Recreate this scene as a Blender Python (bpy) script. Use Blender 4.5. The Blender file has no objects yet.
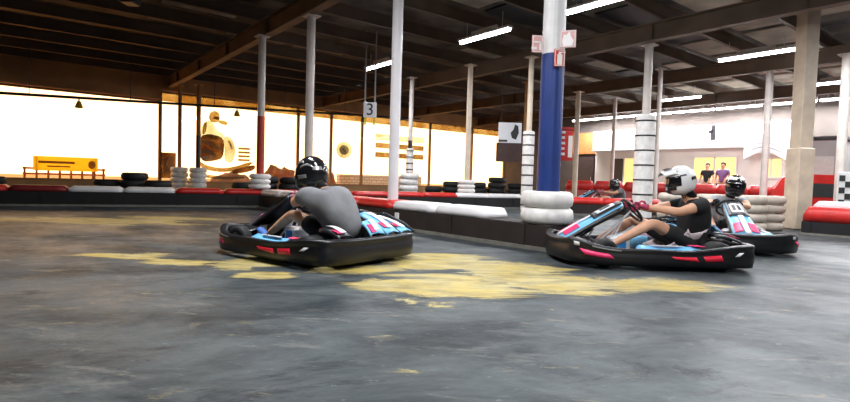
import bpy, math, random
from mathutils import Vector, Matrix
random.seed(7)
PI = math.pi
C = bpy.context.scene.collection

# ------------------------------------------------------------------ frame
# building frame: +y runs away-left along the pole rows, +x away-right, origin at the blue column
F = 520.0
OX, OY = 1.32, 5.75
VX, VY = .789, .6145
CAMZ = .78
PITCH = math.radians(2.42); ROLL = math.radians(1.72)
def N(X, Y):
    X -= OX; Y -= OY
    return Vector((X*VX + Y*VY, -X*VY + Y*VX, 0))
def ray(px, py):
    a = (px-425)/F; b = (201-py)/F
    r = Vector((math.cos(ROLL), math.sin(PITCH)*math.sin(ROLL), math.cos(PITCH)*math.sin(ROLL)))
    u = Vector((-math.sin(ROLL), math.sin(PITCH)*math.cos(ROLL), math.cos(PITCH)*math.cos(ROLL)))
    f = Vector((0, math.cos(PITCH), -math.sin(PITCH)))
    return f + r*a + u*b
def onz(px, py, z=0.):
    d = ray(px, py); t = (z-CAMZ)/d.z
    v = N(d.x*t, d.y*t); v.z = z; return v
def ond(px, py, Y):
    d = ray(px, py); t = Y/d.y
    v = N(d.x*t, Y); v.z = CAMZ + d.z*t; return v
CAMP = N(0, 0); CAMP.z = CAMZ
def onwall(px, py, axis, val):
    d = ray(px, py); dn = N(OX+d.x, OY+d.y); dn.z = d.z
    t = (val-CAMP[axis])/dn[axis]
    return CAMP + dn*t
HEAD0 = math.atan2(-VY, VX)      # rotation of photo-frame angles into the building frame

# ------------------------------------------------------------------ materials
MATS = {}
def mat(name, col, rough=.5, metal=0., noise=.0, nscale=8., emis=0., bump=0., coat=0., col2=None):
    if name in MATS: return MATS[name]
    m = bpy.data.materials.new(name); m.use_nodes = True
    nt = m.node_tree; b = nt.nodes['Principled BSDF']
    b.inputs['Base Color'].default_value = (*col, 1)
    b.inputs['Roughness'].default_value = rough
    b.inputs['Metallic'].default_value = metal
    b.inputs['Coat Weight'].default_value = coat
    if emis:
        b.inputs['Emission Color'].default_value = (*col, 1); b.inputs['Emission Strength'].default_value = emis
    if noise or bump or col2:
        tc = nt.nodes.new('ShaderNodeTexCoord'); n = nt.nodes.new('ShaderNodeTexNoise')
        n.inputs['Scale'].default_value = nscale; n.inputs['Detail'].default_value = 5
        nt.links.new(tc.outputs['Object'], n.inputs['Vector'])
        cr = nt.nodes.new('ShaderNodeValToRGB')
        d = col2 if col2 else tuple(c*(1-noise) for c in col)
        cr.color_ramp.elements[0].color = (*d, 1); cr.color_ramp.elements[0].position = .35
        cr.color_ramp.elements[1].color = (*col, 1); cr.color_ramp.elements[1].position = .65
        nt.links.new(n.outputs['Fac'], cr.inputs['Fac']); nt.links.new(cr.outputs['Color'], b.inputs['Base Color'])
        if bump:
            bp = nt.nodes.new('ShaderNodeBump'); bp.inputs['Strength'].default_value = bump
            nt.links.new(n.outputs['Fac'], bp.inputs['Height']); nt.links.new(bp.outputs['Normal'], b.inputs['Normal'])
    MATS[name] = m
    return m
BLACK = mat('black_plastic', (.010, .010, .012), .36, noise=.4, nscale=14)
RUBBER = mat('black_rubber', (.014, .014, .014), .7, noise=.4, nscale=20, bump=.1)
STEEL = mat('steel', (.5, .5, .5), .3, 1., noise=.2)
DSTEEL = mat('dark_steel', (.05, .05, .055), .35, .8, noise=.3)
WHITEP = mat('white_paint', (.78, .77, .76), .45, noise=.12, nscale=5)
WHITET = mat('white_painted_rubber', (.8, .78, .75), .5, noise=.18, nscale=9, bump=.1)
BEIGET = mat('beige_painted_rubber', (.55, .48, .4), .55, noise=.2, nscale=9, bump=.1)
POLE = mat('pole_white', (.66, .6, .55), .5, noise=.25, nscale=3)
POLEC = mat('pole_cream', (.72, .60, .46), .5, noise=.25, nscale=3)
RED = mat('red_plastic', (.62, .025, .02), .4, noise=.2, nscale=6)
REDP = mat('red_paint', (.45, .03, .015), .5, noise=.2, nscale=6)
BLUEP = mat('blue_paint', (.007, .035, .20), .5, noise=.25, nscale=4)
LBLUE = mat('light_blue_plastic', (.2, .55, .85), .3, noise=.08, nscale=6)
KWHITE = mat('kart_white', (.8, .82, .85), .3, noise=.06, nscale=6)
PINK = mat('pink_sticker', (.85, .04, .16), .35, noise=.08, nscale=6)
REDS = mat('red_sticker', (.8, .02, .05), .35, noise=.08, nscale=6)
SKIN = mat('skin', (.68, .36, .22), .5, noise=.12, nscale=14)
SEATM = mat('seat_shell', (.72, .6, .6), .35, noise=.1, nscale=6)
BOARD = mat('dark_board', (.022, .014, .011), .75, noise=.5, nscale=4)
BOARDK = mat('black_board', (.007, .007, .008), .75, noise=.4, nscale=4)
BEAM = mat('beam_brown', (.11, .072, .045), .6, noise=.4, nscale=1.5)
YELL = mat('yellow_banner', (.9, .62, .02), .5, noise=.08, nscale=2)
def _tl(m, w):
    nt = m.node_tree; b = nt.nodes['Principled BSDF']; t = nt.nodes.new('ShaderNodeBsdfTranslucent'); t.inputs[0].default_value = b.inputs['Base Color'].default_value
    x = nt.nodes.new('ShaderNodeMixShader'); x.inputs[0].default_value = w; nt.links.new(b.outputs[0], x.inputs[1]); nt.links.new(t.outputs[0], x.inputs[2])
    nt.links.new(x.outputs[0], nt.nodes['Material Output'].inputs['Surface'])
_tl(YELL, .7)
YBEAM = mat('yellow_beam', (.75, .42, .05), .5, noise=.2, nscale=1.2)
BRONZE = mat('brown_frame', (.40, .17, .04), .5, noise=.3, nscale=3)
LAMPW = mat('lamp_housing', (.7, .7, .7), .4, noise=.08)
TUBE = mat('lamp_tube', (.93, .96, 1.), .4, emis=20.)

# ------------------------------------------------------------------ mesh builder
class G:
    def __init__(s): s.v = []; s.f = []
    def add(s, v, f, M=None):
        o = len(s.v)
        s.v += [tuple(M @ Vector(p)) if M else tuple(p) for p in v]
        s.f += [tuple(i+o for i in q) for q in f]; return s
    def box(s, c, d, M=None, ch=0.):
        x, y, z = (q/2 for q in d)
        if ch <= 0:
            v = [(a*x, b*y, e*z) for e in (-1, 1) for a, b in ((-1, -1), (1, -1), (1, 1), (-1, 1))]
            f = [(3, 2, 1, 0), (4, 5, 6, 7), (0, 1, 5, 4), (1, 2, 6, 5), (2, 3, 7, 6), (3, 0, 4, 7)]
        else:   # chamfered by octagonal rings in z
            def ring(k, zz):
                X, Y = x-k, y-k; e = min(ch, X*.9, Y*.9)
                return [(-X+e, -Y, zz), (X-e, -Y, zz), (X, -Y+e, zz), (X, Y-e, zz), (X-e, Y, zz), (-X+e, Y, zz), (-X, Y-e, zz), (-X, -Y+e, zz)]
            v = ring(ch, -z)+ring(0, -z+ch)+ring(0, z-ch)+ring(ch, z); f = [tuple(reversed(range(8)))]
            for r in range(3):
                for i in range(8):
                    j = (i+1) % 8; f.append((r*8+i, r*8+j, r*8+8+j, r*8+8+i))
            f.append(tuple(range(24, 32)))
        T = Matrix.Translation(c)
        if M: T = T @ M.to_4x4()
        return s.add(v, f, T)
    def tube(s, pts, rad, n=10, caps=True):
        pts = [Vector(p) for p in pts]; k = len(pts)
        if not hasattr(rad, '__len__'): rad = [rad]*k
        up = None; vs = []
        for i, p in enumerate(pts):
            t = (pts[min(i+1, k-1)]-pts[max(i-1, 0)])
            t = t.normalized() if t.length > 1e-9 else Vector((0, 0, 1))
            if up is None:
                up = Vector((0, 0, 1)) if abs(t.z) < .9 else Vector((1, 0, 0))
            a = t.cross(up).normalized(); b = a.cross(t).normalized(); up = b
            for j in range(n):
                w = 2*PI*j/n; vs.append(p + (a*math.cos(w)+b*math.sin(w))*rad[i])
        f = []
        for i in range(k-1):
            for j in range(n):
                q = (j+1) % n; f.append((i*n+j, i*n+q, i*n+n+q, i*n+n+j))
        if caps: f.append(tuple(reversed(range(n)))); f.append(tuple(range((k-1)*n, k*n)))
        return s.add(vs, f)
    def ring(s, c, R, r, axis='z', n=28, m=8, M=None):
        v = []; f = []
        for i in range(n):
            a = 2*PI*i/n
            for j in range(m):
                b = 2*PI*j/m; q = R+r*math.cos(b); v.append((q*math.cos(a), q*math.sin(a), r*math.sin(b)))
        for i in range(n):
            for j in range(m):
                f.append((i*m+j, ((i+1) % n)*m+j, ((i+1) % n)*m+(j+1) % m, i*m+(j+1) % m))
        T = Matrix.Translation(c) @ (M.to_4x4() if M else Matrix.Identity(4))
        return s.add(v, f, T)
    def lathe(s, prof, c=(0, 0, 0), n=28, M=None, closed=False):
        v = []; f = []; k = len(prof)
        for i in range(n):
            a = 2*PI*i/n
            for r, z in prof: v.append((r*math.cos(a), r*math.sin(a), z))
        for i in range(n):
            i2 = (i+1) % n
            for j in range(k if closed else k-1):
                j2 = (j+1) % k; f.append((i*k+j, i2*k+j, i2*k+j2, i*k+j2))
        if not closed:
            f.append(tuple(i*k for i in reversed(range(n)))); f.append(tuple(i*k+k-1 for i in range(n)))
        T = Matrix.Translation(c) @ (M.to_4x4() if M else Matrix.Identity(4))
        return s.add(v, f, T)
    def ell(s, c, r, n=16, m=10, M=None, fn=None):
        v = []; f = []
        for j in range(m+1):
            e = -PI/2+PI*j/m
            for i in range(n):
                a = 2*PI*i/n; d = Vector((math.cos(e)*math.cos(a), math.cos(e)*math.sin(a), math.sin(e)))
                k = fn(d) if fn else Vector((1, 1, 1))
                v.append((d.x*r[0]*k[0], d.y*r[1]*k[1], d.z*r[2]*k[2]))
        for j in range(m):
            for i in range(n):
                f.append((j*n+i, j*n+(i+1) % n, j*n+n+(i+1) % n, j*n+n+i))
        T = Matrix.Translation(c) @ (M.to_4x4() if M else Matrix.Identity(4))
        return s.add(v, f, T)
    def prism(s, poly, h, M):
        n = len(poly); v = [(x, y, 0) for x, y in poly]+[(x, y, h) for x, y in poly]
        f = [tuple(reversed(range(n))), tuple(range(n, 2*n))]+[(i, (i+1) % n, n+(i+1) % n, n+i) for i in range(n)]
        return s.add(v, f, M)
    def grid(s, rows):
        k = len(rows[0]); v = [p for r in rows for p in r]
        return s.add(v, [(i*k+j, i*k+j+1, i*k+k+j+1, i*k+k+j) for i in range(len(rows)-1) for j in range(k-1)])
    def build(s, name, m, parent=None, smooth=False, solid=0., bevel=0.):
        me = bpy.data.meshes.new(name); me.from_pydata([tuple(p) for p in s.v], [], s.f); me.update()
        me.materials.append(m)
        import bmesh
        bm = bmesh.new(); bm.from_mesh(me); bmesh.ops.remove_doubles(bm, verts=bm.verts, dist=1e-5)
        bmesh.ops.recalc_face_normals(bm, faces=bm.faces); bm.to_mesh(me); bm.free()
        if smooth:
            for p in me.polygons: p.use_smooth = True
        o = bpy.data.objects.new(name, me); C.objects.link(o)
        if solid:
            md = o.modifiers.new('s', 'SOLIDIFY'); md.thickness = solid
        if bevel:
            md = o.modifiers.new('b', 'BEVEL'); md.width = bevel; md.segments = 2; md.limit_method = 'ANGLE'
        if parent: o.parent = parent
        return o
def tag(o, label=None, cat=None, group=None, kind=None):
    if label: o['label'] = label
    if cat: o['category'] = cat
    if group: o['group'] = group
    if kind: o['kind'] = kind
    return o
def thing(name, label, cat, loc=(0, 0, 0), rz=0., group=None):
    o = bpy.data.objects.new(name, None); C.objects.link(o); o.location = loc; o.rotation_euler = (0, 0, rz)
    o.empty_display_size = .2
    return tag(o, label, cat, group)
def copy_tree(o, parent=None):
    c = o.copy(); C.objects.link(c); c.parent = parent
    for ch in list(o.children): copy_tree(ch, c)
    return c
def txt(name, s, size, m, parent, loc, rot, ext=.002):
    cu = bpy.data.curves.new(name, 'FONT'); cu.body = s; cu.size = size; cu.extrude = ext; cu.align_x = 'CENTER'; cu.align_y = 'CENTER'
    t = bpy.data.objects.new('tmp', cu); C.objects.link(t)
    dg = bpy.context.evaluated_depsgraph_get(); me = bpy.data.meshes.new_from_object(t.evaluated_get(dg))
    bpy.data.objects.remove(t); me.materials.clear(); me.materials.append(m)
    o = bpy.data.objects.new(name, me); C.objects.link(o); o.parent = parent; o.location = loc; o.rotation_euler = rot
    return o
def skin(name, verts, edges, m, parent, sub=2, root=0):
    me = bpy.data.meshes.new(name); me.from_pydata([v[:3] for v in verts], edges, [])
    o = bpy.data.objects.new(name, me); C.objects.link(o)
    md = o.modifiers.new('k', 'SKIN'); md.use_smooth_shade = True
    sv = me.skin_vertices[0].data
    for i, v in enumerate(verts):
        r = v[3]; sv[i].radius = r if isinstance(r, tuple) else (r, r); sv[i].use_root = (i == root)
    ss = o.modifiers.new('u', 'SUBSURF'); ss.levels = sub; ss.render_levels = sub
    bpy.context.view_layer.update()
    dg = bpy.context.evaluated_depsgraph_get(); nm = bpy.data.meshes.new_from_object(o.evaluated_get(dg))
    o.modifiers.clear(); o.data = nm; nm.name = name
    nm.materials.clear(); nm.materials.append(m)
    for p in nm.polygons: p.use_smooth = True
    if parent: o.parent = parent
    return o

# ------------------------------------------------------------------ camera
cd = bpy.data.cameras.new('camera'); cam = bpy.data.objects.new('camera', cd); C.objects.link(cam)
cd.sensor_width = 36; cd.lens = 36*F/850; cd.clip_end = 300
r_ = Vector((math.cos(ROLL), math.sin(PITCH)*math.sin(ROLL), math.cos(PITCH)*math.sin(ROLL)))
u_ = Vector((-math.sin(ROLL), math.sin(PITCH)*math.cos(ROLL), math.cos(PITCH)*math.cos(ROLL)))
f_ = Vector((0, math.cos(PITCH), -math.sin(PITCH)))
def rotn(v): w = N(OX+v.x, OY+v.y); w.z = v.z; return w
Mc = Matrix((rotn(r_), rotn(u_), -rotn(f_))).transposed().to_4x4(); Mc.translation = CAMP
cam.matrix_world = Mc
bpy.context.scene.camera = cam

# ------------------------------------------------------------------ floor
def floor_mat():
    m = bpy.data.materials.new('track_floor'); m.use_nodes = True; nt = m.node_tree; L = nt.links
    b = nt.nodes['Principled BSDF']; tc = nt.nodes.new('ShaderNodeTexCoord')
    def noise(scale, detail=6, sx=1, sy=1, rot=0, dist=0., rough=.6):
        mp = nt.nodes.new('ShaderNodeMapping'); mp.vector_type = 'TEXTURE'; mp.inputs['Scale'].default_value = (1/sx, 1/sy, 1); mp.inputs['Rotation'].default_value = (0, 0, rot)
        L.new(tc.outputs['Object'], mp.inputs['Vector'])
        n = nt.nodes.new('ShaderNodeTexNoise'); n.inputs['Scale'].default_value = scale; n.inputs['Detail'].default_value = detail
        n.inputs['Roughness'].default_value = rough; n.inputs['Distortion'].default_value = dist
        L.new(mp.outputs['Vector'], n.inputs['Vector']); return n.outputs['Fac']
    def ramp(x, a, b_, ca=(0, 0, 0), cb=(1, 1, 1)):
        r = nt.nodes.new('ShaderNodeValToRGB'); r.color_ramp.elements[0].position = a; r.color_ramp.elements[1].position = b_
        r.color_ramp.elements[0].color = (*ca, 1); r.color_ramp.elements[1].color = (*cb, 1); L.new(x, r.inputs['Fac']); return r.outputs['Color']
    def mth(op, x, y):
        n = nt.nodes.new('ShaderNodeMath'); n.operation = op
        for i, q in enumerate((x, y)):
            if isinstance(q, (int, float)): n.inputs[i].default_value = q
            else: L.new(q, n.inputs[i])
        return n.outputs[0]
    def mix(f, a, c):
        n = nt.nodes.new('ShaderNodeMix'); n.data_type = 'RGBA'; L.new(f, n.inputs['Factor'])
        for k, q in ((6, a), (7, c)):
            if isinstance(q, tuple): n.inputs[k].default_value = (*q, 1)
            else: L.new(q, n.inputs[k])
        return n.outputs[2]
    def blob(c, rx, ry, rot):     # soft elliptical patch, for old paint and painted-in reflections: 1 in its middle, 0 outside
        mp = nt.nodes.new('ShaderNodeMapping'); mp.vector_type = 'TEXTURE'
        mp.inputs['Location'].default_value = (c[0], c[1], 0); mp.inputs['Rotation'].default_value = (0, 0, rot); mp.inputs['Scale'].default_value = (rx, ry, 1)
        L.new(tc.outputs['Object'], mp.inputs['Vector'])
        g = nt.nodes.new('ShaderNodeTexGradient'); g.gradient_type = 'QUADRATIC_SPHERE'; L.new(mp.outputs['Vector'], g.inputs['Vector'])
        g.gradient_type = 'SPHERICAL'
        return g.outputs['Fac']
    base = mix(ramp(noise(1.3, 9, .6, 1.1, HEAD0+.15, .4, .7), .40, .60), (.022, .029, .033), (.088, .102, .105))
    sc = ramp(noise(2.2, 10, .5, 1.5, HEAD0-.12, .7, .8), .55, .63)
    base = mix(mth('MULTIPLY', sc, .55), base, (.17, .17, .155))
    dk = ramp(noise(1.9, 9, .6, 1.3, HEAD0+.3, .5, .75), .56, .63)
    base = mix(mth('MULTIPLY', dk, .75), base, (.016, .02, .024))
    tan = mth('MULTIPLY', ramp(noise(3.4, 9, .5, 1.5, HEAD0, .8, .8), .59, .66), .6)
    base = mix(tan, base, (.26, .21, .13))
    grit = ramp(noise(14, 8, .6, 1.3, HEAD0, .2, .8), .60, .68)
    base = mix(mth('MULTIPLY', grit, .6), base, (.28, .28, .26))
    # worn yellow paint, plus window reflections at far left painted in as yellow
    yl = None
    for (px, py, rx, ry) in YPATCH:
        c = onz(px, py); q = blob(c, rx, ry, HEAD0)
        yl = q if yl is None else mth('MAXIMUM', yl, q)
    nz = noise(1.9, 10, .6, 1.7, HEAD0, .6, .75)
    ym = ramp(mth('ADD', mth('MULTIPLY', yl, .75), mth('MULTIPLY', mth('SUBTRACT', nz, .5), 1.9)), .22, .36)
    fine = ramp(noise(5, 8, .5, 1.8, HEAD0, .4, .75), .38, .56)
    ym = mth('MULTIPLY', ym, mth('ADD', mth('MULTIPLY', fine, .5), .42))
    yc = mix(ramp(noise(2.3, 4), .4, .62), (.50, .38, .10), (.50, .42, .19))
    base = mix(ym, base, yc)
    L.new(base, b.inputs['Base Color'])
    rg = nt.nodes.new('ShaderNodeMapRange'); L.new(noise(1.3, 6, 1, .4, 0), rg.inputs[0]); rg.inputs[1].default_value = .3; rg.inputs[2].default_value = .7
    rg.inputs[3].default_value = .32; rg.inputs[4].default_value = .6
    L.new(rg.outputs[0], b.inputs['Roughness'])
    b.inputs['Specular IOR Level'].default_value = .12
    bp = nt.nodes.new('ShaderNodeBump'); bp.inputs['Strength'].default_value = .15; bp.inputs['Distance'].default_value = .04
    L.new(noise(6, 8), bp.inputs['Height']); L.new(bp.outputs['Normal'], b.inputs['Normal'])
    return m
YPATCH = [(440, 257, .9, .5), (450, 285, .95, .75), (560, 283, 1.0, .6), (650, 284, .8, .35), (420, 262, .7, .8), (350, 268, .6, .4), (500, 268, .8, .8),
          (250, 263, .5, .5), (175, 262, .5, .25), (265, 275, .35, .22), (300, 250, .5, .5), (130, 256, .6, .3), (100, 221, 1.9, .8), (170, 218, 1.3, .5)]  # last two: window reflections on the floor, painted as yellow patches
XW0, XW1, YW0, YW1 = -13., 19., -13., 18.7
g = G(); g.box(((XW0+XW1)/2, (YW0+YW1)/2, -.1), (XW1-XW0, YW1-YW0, .2)); tag(g.build('floor', floor_mat()), kind='structure')
g = G(); g.box((3, 43.7, -.12), (90, 50, .2)); tag(g.build('yard_ground', mat('yard', (.75, .38, .10), .8, noise=.2, nscale=.4)), kind='structure')

# ------------------------------------------------------------------ roof and walls
def roof_mat():
    m = mat('roof_panel', (.17, .15, .115), .75, col2=(.035, .032, .03), nscale=1.1, bump=0)
    return m
g = G(); g.box(((XW0+XW1)/2, (YW0+YW1)/2, 4.85), (XW1-XW0+.4, YW1-YW0+.4, .14)); tag(g.build('ceiling', roof_mat()), kind='structure')
# roof sheets between purlins (flat black sheets in place of dark bays, and lighter sheets)
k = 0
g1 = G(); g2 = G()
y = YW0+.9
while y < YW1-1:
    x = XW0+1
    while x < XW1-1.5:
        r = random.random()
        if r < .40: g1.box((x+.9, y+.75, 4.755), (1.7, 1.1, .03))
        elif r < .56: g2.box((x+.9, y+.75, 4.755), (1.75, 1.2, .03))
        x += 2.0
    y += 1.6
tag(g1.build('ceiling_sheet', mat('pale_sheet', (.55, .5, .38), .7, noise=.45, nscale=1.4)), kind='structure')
tag(g2.build('ceiling_black_sheet', mat('black_sheet', (.01, .012, .014), .5, noise=.3, nscale=2)), kind='structure')
y = YW0+.8; n = 0
while y < YW1-.3:
    g = G(); w = .09
    g.box(((XW0+XW1)/2, y, 4.70), (XW1-XW0, w, .02)); g.box(((XW0+XW1)/2, y, 4.42), (XW1-XW0, w, .02)); g.box(((XW0+XW1)/2, y, 4.56), (XW1-XW0, .02, .28))
    tag(g.build('ceiling_purlin', BEAM), kind='structure'); y += 1.6
for x in (-9.9, -6.6, 0, 6.6, 11.6, 16.6):
    g = G(); ym = (YW0+YW1)/2; ly = YW1-YW0-.1
    g.box((x, ym, 4.39), (.2, ly, .03)); g.box((x, ym, 4.02), (.2, ly, .03)); g.box((x, ym, 4.205), (.03, ly, .36))
    yy = YW0+1
    while yy < YW1: g.box((x, yy, 4.205), (.18, .02, .36)); yy += 2.9
    tag(g.build('ceiling_beam', mat('beam_tan', (.15, .10, .065), .55, noise=.35, nscale=1.5)), kind='structure')
WALLM = mat('dark_wall', (.06, .05, .045), .8, noise=.3, nscale=1)
WZ = 3.55
XS = onwall(162, 95, 1, YW1).x; WZ2 = 3.9
g = G(); g.box(((XW0+XS)/2, YW1+.1, (WZ+4.85)/2+.02), (XS-XW0, .2, 4.85-WZ)); g.box(((XW1+XS)/2, YW1+.1, (WZ2+4.85)/2+.02), (XW1-XS, .2, 4.85-WZ2)); g.box(((XW0+XW1)/2, YW1+.1, .16), (XW1-XW0, .2, .36))
tag(g.build('wall_left', mat('wall_brown', (.5, .26, .10), .7, noise=.35, nscale=1)), kind='structure')
g = G(); g.box((XW0-.1, (YW0+YW1)/2, 2.4), (.2, YW1-YW0, 4.9)); tag(g.build('wall_side', WALLM), kind='structure')
g = G(); g.box(((XW0+XW1)/2, YW0-.1, 2.4), (XW1-XW0, .2, 4.9)); tag(g.build('wall_back', WALLM), kind='structure')
FX = 19.0
g = G(); g.box((FX+.1, (YW0+YW1)/2, 2.4), (.2, YW1-YW0, 4.9)); tag(g.build('wall_far', mat('far_wall', (.10, .08, .07), .8, noise=.3, nscale=1)), kind='structure')

# window wall: pane bays between brown mullions
def glass():
    m = bpy.data.materials.new('window_glass'); m.use_nodes = True; nt = m.node_tree
    for n in list(nt.nodes): nt.nodes.remove(n)
    o = nt.nodes.new('ShaderNodeOutputMaterial'); t = nt.nodes.new('ShaderNodeBsdfTransparent'); gl = nt.nodes.new('ShaderNodeBsdfGlossy')
    t.inputs[0].default_value = (.97, .95, .88, 1); gl.inputs['Roughness'].default_value = .05
    mx = nt.nodes.new('ShaderNodeMixShader'); mx.inputs[0].default_value = .05
    nt.links.new(t.outputs[0], mx.inputs[1]); nt.links.new(gl.outputs[0], mx.inputs[2]); nt.links.new(mx.outputs[0], o.inputs[0]); return m
GLASS = glass()
mpx = [-60, 160, 298, 331, 362, 430, 472, 527]
mx = [XW0]+[onwall(p, 150, 1, YW1).x for p in mpx[1:]]+[XW1]
for i in range(len(mx)-1):
    a, b = mx[i], mx[i+1]; WZ = 3.55 if i < 1 else WZ2
    fr = G()
    for q in (a+.03, b-.03): fr.box((q, YW1+.03, (WZ+.34)/2), (.06, .1, WZ-.34))
    fr.box(((a+b)/2, YW1+.03, .38), (b-a-.1, .1, .08)); fr.box(((a+b)/2, YW1+.03, WZ-.04), (b-a-.1, .1, .08))
    f = fr.build('window_%d' % (i+1), BRONZE); tag(f, kind='structure')
    p = G(); p.box(((a+b)/2, YW1+.05, (WZ+.34)/2), (b-a-.14, .012, WZ-.46)); p.build('pane', GLASS, f)
# ------------------------------------------------------------------ facade of the office block along the far wall
FW = mat('facade_white', (.88, .84, .82), .6, noise=.12, nscale=.8)
FC = mat('facade_cream', (.92, .84, .77), .6, noise=.15, nscale=.8)
y0 = onwall(597, 150, 0, 18.6).y; y1 = onwall(803, 150, 0, 18.6).y
g = G(); g.box((18.75, (y0+y1)/2, 1.25), (.5, y0-y1, 2.5)); tag(g.build('wall_office', FC), kind='structure')
g = G(); g.box((18.6, (y0+y1)/2, 2.95), (.8, y0-y1, .9), ch=.03)
g.box((18.6, (y0+y1)/2, 2.47), (.9, y0-y1, .05))
tag(g.build('trim_2', FW), kind='structure')
def fac_rect(pxa, pya, pxb, pyb, X=18.47):
    A = onwall(pxa, pya, 0, X); B = onwall(pxb, pyb, 0, X)
    return min(A.y, B.y), max(A.y, B.y), min(A.z, B.z), max(A.z, B.z)
LITW = mat('lit_window', (1., .72, .26), .5, emis=.9)
DKW = mat('dark_window', (.04, .035, .04), .3, noise=.2)
for i, (a, b, c, d, m) in enumerate([(612, 158, 636, 186, LITW), (694, 157, 736, 180, LITW), (761, 158, 782, 178, LITW)]):
    ya, yb, za, zb = fac_rect(a, b, c, d); fr = G(); yc, zc = (ya+yb)/2, (za+zb)/2
    fr.box((18.47, yc, zb), (.08, yb-ya+.12, .07)); fr.box((18.47, yc, za), (.1, yb-ya+.12, .07))
    for q in (ya, yb, yc): fr.box((18.47, q, zc), (.08, .06, zb-za))
    f = fr.build('window_%d' % (20+i), FW); tag(f, kind='structure')
    p = G(); p.box((18.49, (yc+ya)/2, zc), (.03, (yb-ya)/2-.05, zb-za-.05)); p.build('pane', LITW, f)
    p = G(); p.box((18.49, (yc+yb)/2, zc), (.03, (yb-ya)/2-.05, zb-za-.05)); p.build('pane', DKW if i == 0 else LITW, f)
# curved pale sign on the office front
A = onwall(744, 152, 0, 18.1); B = onwall(789, 150, 0, 18.1)
g = G(); rows = []
for i in range(17):
    s = i/16; yy = A.y+(B.y-A.y)*s; zz = A.z-.28+.30*math.sin(s*PI)-.12*s
    rows.append([(18.14-.1*math.sin(s*PI), yy, zz), (18.14-.1*math.sin(s*PI), yy, zz+.62)])
g.grid(rows); t = thing('curved_sign', 'pale arched sign board mounted high on the white office front', 'sign')
g.build('board', KWHITE, t, solid=.04)
for kk in (.18, .34, .46):
    g = G(); rr = []
    for i in range(2, 15):
        s = i/16; yy = A.y+(B.y-A.y)*s; zz = A.z-.28+.30*math.sin(s*PI)-.12*s+kk
        rr.append([(18.06-.1*math.sin(s*PI), yy, zz), (18.06-.1*math.sin(s*PI), yy, zz+.05)])
    g.grid(rr); g.build('stripe', mat('grey_print', (.35, .35, .36), .6, noise=.1), t, solid=.01)
# dark figure decal on white band
A = onwall(713, 134, 0, 18.15)
g = G(); g.box((18.17, A.y, A.z+.0), (.02, .18, .5)); g.box((18.17, A.y+.1, A.z+.1), (.02, .2, .12)); g.ell((18.17, A.y, A.z+.33), (.03, .1, .1), 10, 6)
tag(g.build('wall_emblem', DKW), 'small dark figure emblem on the white band of the office', 'emblem')
# orange-brown doorway boards left of the office
ya = onwall(597, 150, 0, 18.9).y; yb = onwall(575, 150, 0, 18.9).y
g = G(); g.box((18.93, (ya+yb)/2, 1.1), (.08, yb-ya-.3, 2.2)); d = g.build('door_1', mat('door_dark', (.05, .03, .03), .5, noise=.3)); tag(d, kind='structure')
g = G(); g.tube([(18.85, (ya+yb)/2-.4, .95), (18.85, (ya+yb)/2-.4, 1.15)], .02); g.build('door_handle', STEEL, d)
g = G(); g.box((18.95, (ya+yb)/2, 2.9), (.1, yb-ya+.4, 1.1)); tag(g.build('trim_3', mat('orange_wall', (.45, .17, .05), .6, noise=.2)), kind='structure')
# grey-white booth right of the office
ya, yb, za, zb = fac_rect(808, 140, 838, 195, 17.6)
g = G(); g.box((18.2, (ya+yb)/2, zb/2), (1.3, yb-ya, zb), ch=.02); tk = thing('booth', 'small grey panelled booth standing right of the office front', 'booth')
g.build('body', mat('booth_grey', (.3, .29, .28), .6, noise=.2, nscale=1), tk)
g = G(); g.box((18.2, (ya+yb)/2, zb+.05), (1.5, yb-ya+.2, .1)); g.build('roof', DKW, tk)
g = G(); g.box((17.54, (ya+yb)/2, zb*.62), (.03, (yb-ya)*.7, zb*.3)); g.build('pane', mat('booth_pane', (.45, .45, .42), .2, noise=.1), tk)

# ------------------------------------------------------------------ poles
def pole(pos, r, label, paint=None, paintm=None, m=POLE, ztop=4.02, bands=None, square=False, z0=0., name='support_pole', wrap=0.):
    t = thing(name, label, 'column', (pos.x, pos.y, 0))
    g = G(); 
    if square: g.box((0, 0, (z0+ztop)/2), (2*r, 2*r, ztop-z0), ch=.012)
    else: g.tube([(0, 0, z0), (0, 0, ztop)], r, 20)
    g.build('shaft', m, t, smooth=False)
    g = G(); g.box((0, 0, ztop-.015), (2*r+.12, 2*r+.12, .025)); g.build('top_plate', m, t)
    if square: t.rotation_euler = (0, 0, HEAD0+.1)
    if paint:
        g = G(); g.tube([(0, 0, z0+.002), (0, 0, paint)], r+.004, 20) if not square else g.box((0, 0, (z0+paint)/2), (2*r+.008+wrap*2, 2*r+.008+wrap*2, paint-z0-.004), ch=.02)
        o = g.build('base_cladding' if square else 'painted_base', paintm, t)
        if not square: o['label'] = 'coloured lower paint'
    if bands:
        za, zb, br, nb, m1 = bands
        g = G(); g.lathe([(r+.001, za), (br-.02, za), (br, za+.02), (br, zb-.02), (br-.02, zb), (r+.001, zb)], n=20); g.build('padding', m1, t)
        for i in range(nb):
            z = za+(i+.6)*(zb-za)/nb
            g = G(); g.lathe([(br, z-.017), (br+.008, z-.017), (br+.008, z+.017), (br, z+.017)], n=20, closed=True); g.build('strap', RUBBER, t)
    return t
def px_of(v):
    X = v.x*VX - v.y*VY + OX; Y = v.x*VY + v.y*VX + OY; return 425+F*X/Y
COLP = N(1.455, 6.18)
def isl(px):
    a = COLP+Vector((.02, -.22, 0)); b = Vector((0, 8.0, 0))
    return min((a.lerp(b, i/400) for i in range(401)), key=lambda v: abs(px_of(v)-px))
blue = pole(COLP, .13, 'thick blue and white column rising from the big white tyres', 2.28, BLUEP, WHITEP, name='column', z0=.30+.36)
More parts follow.
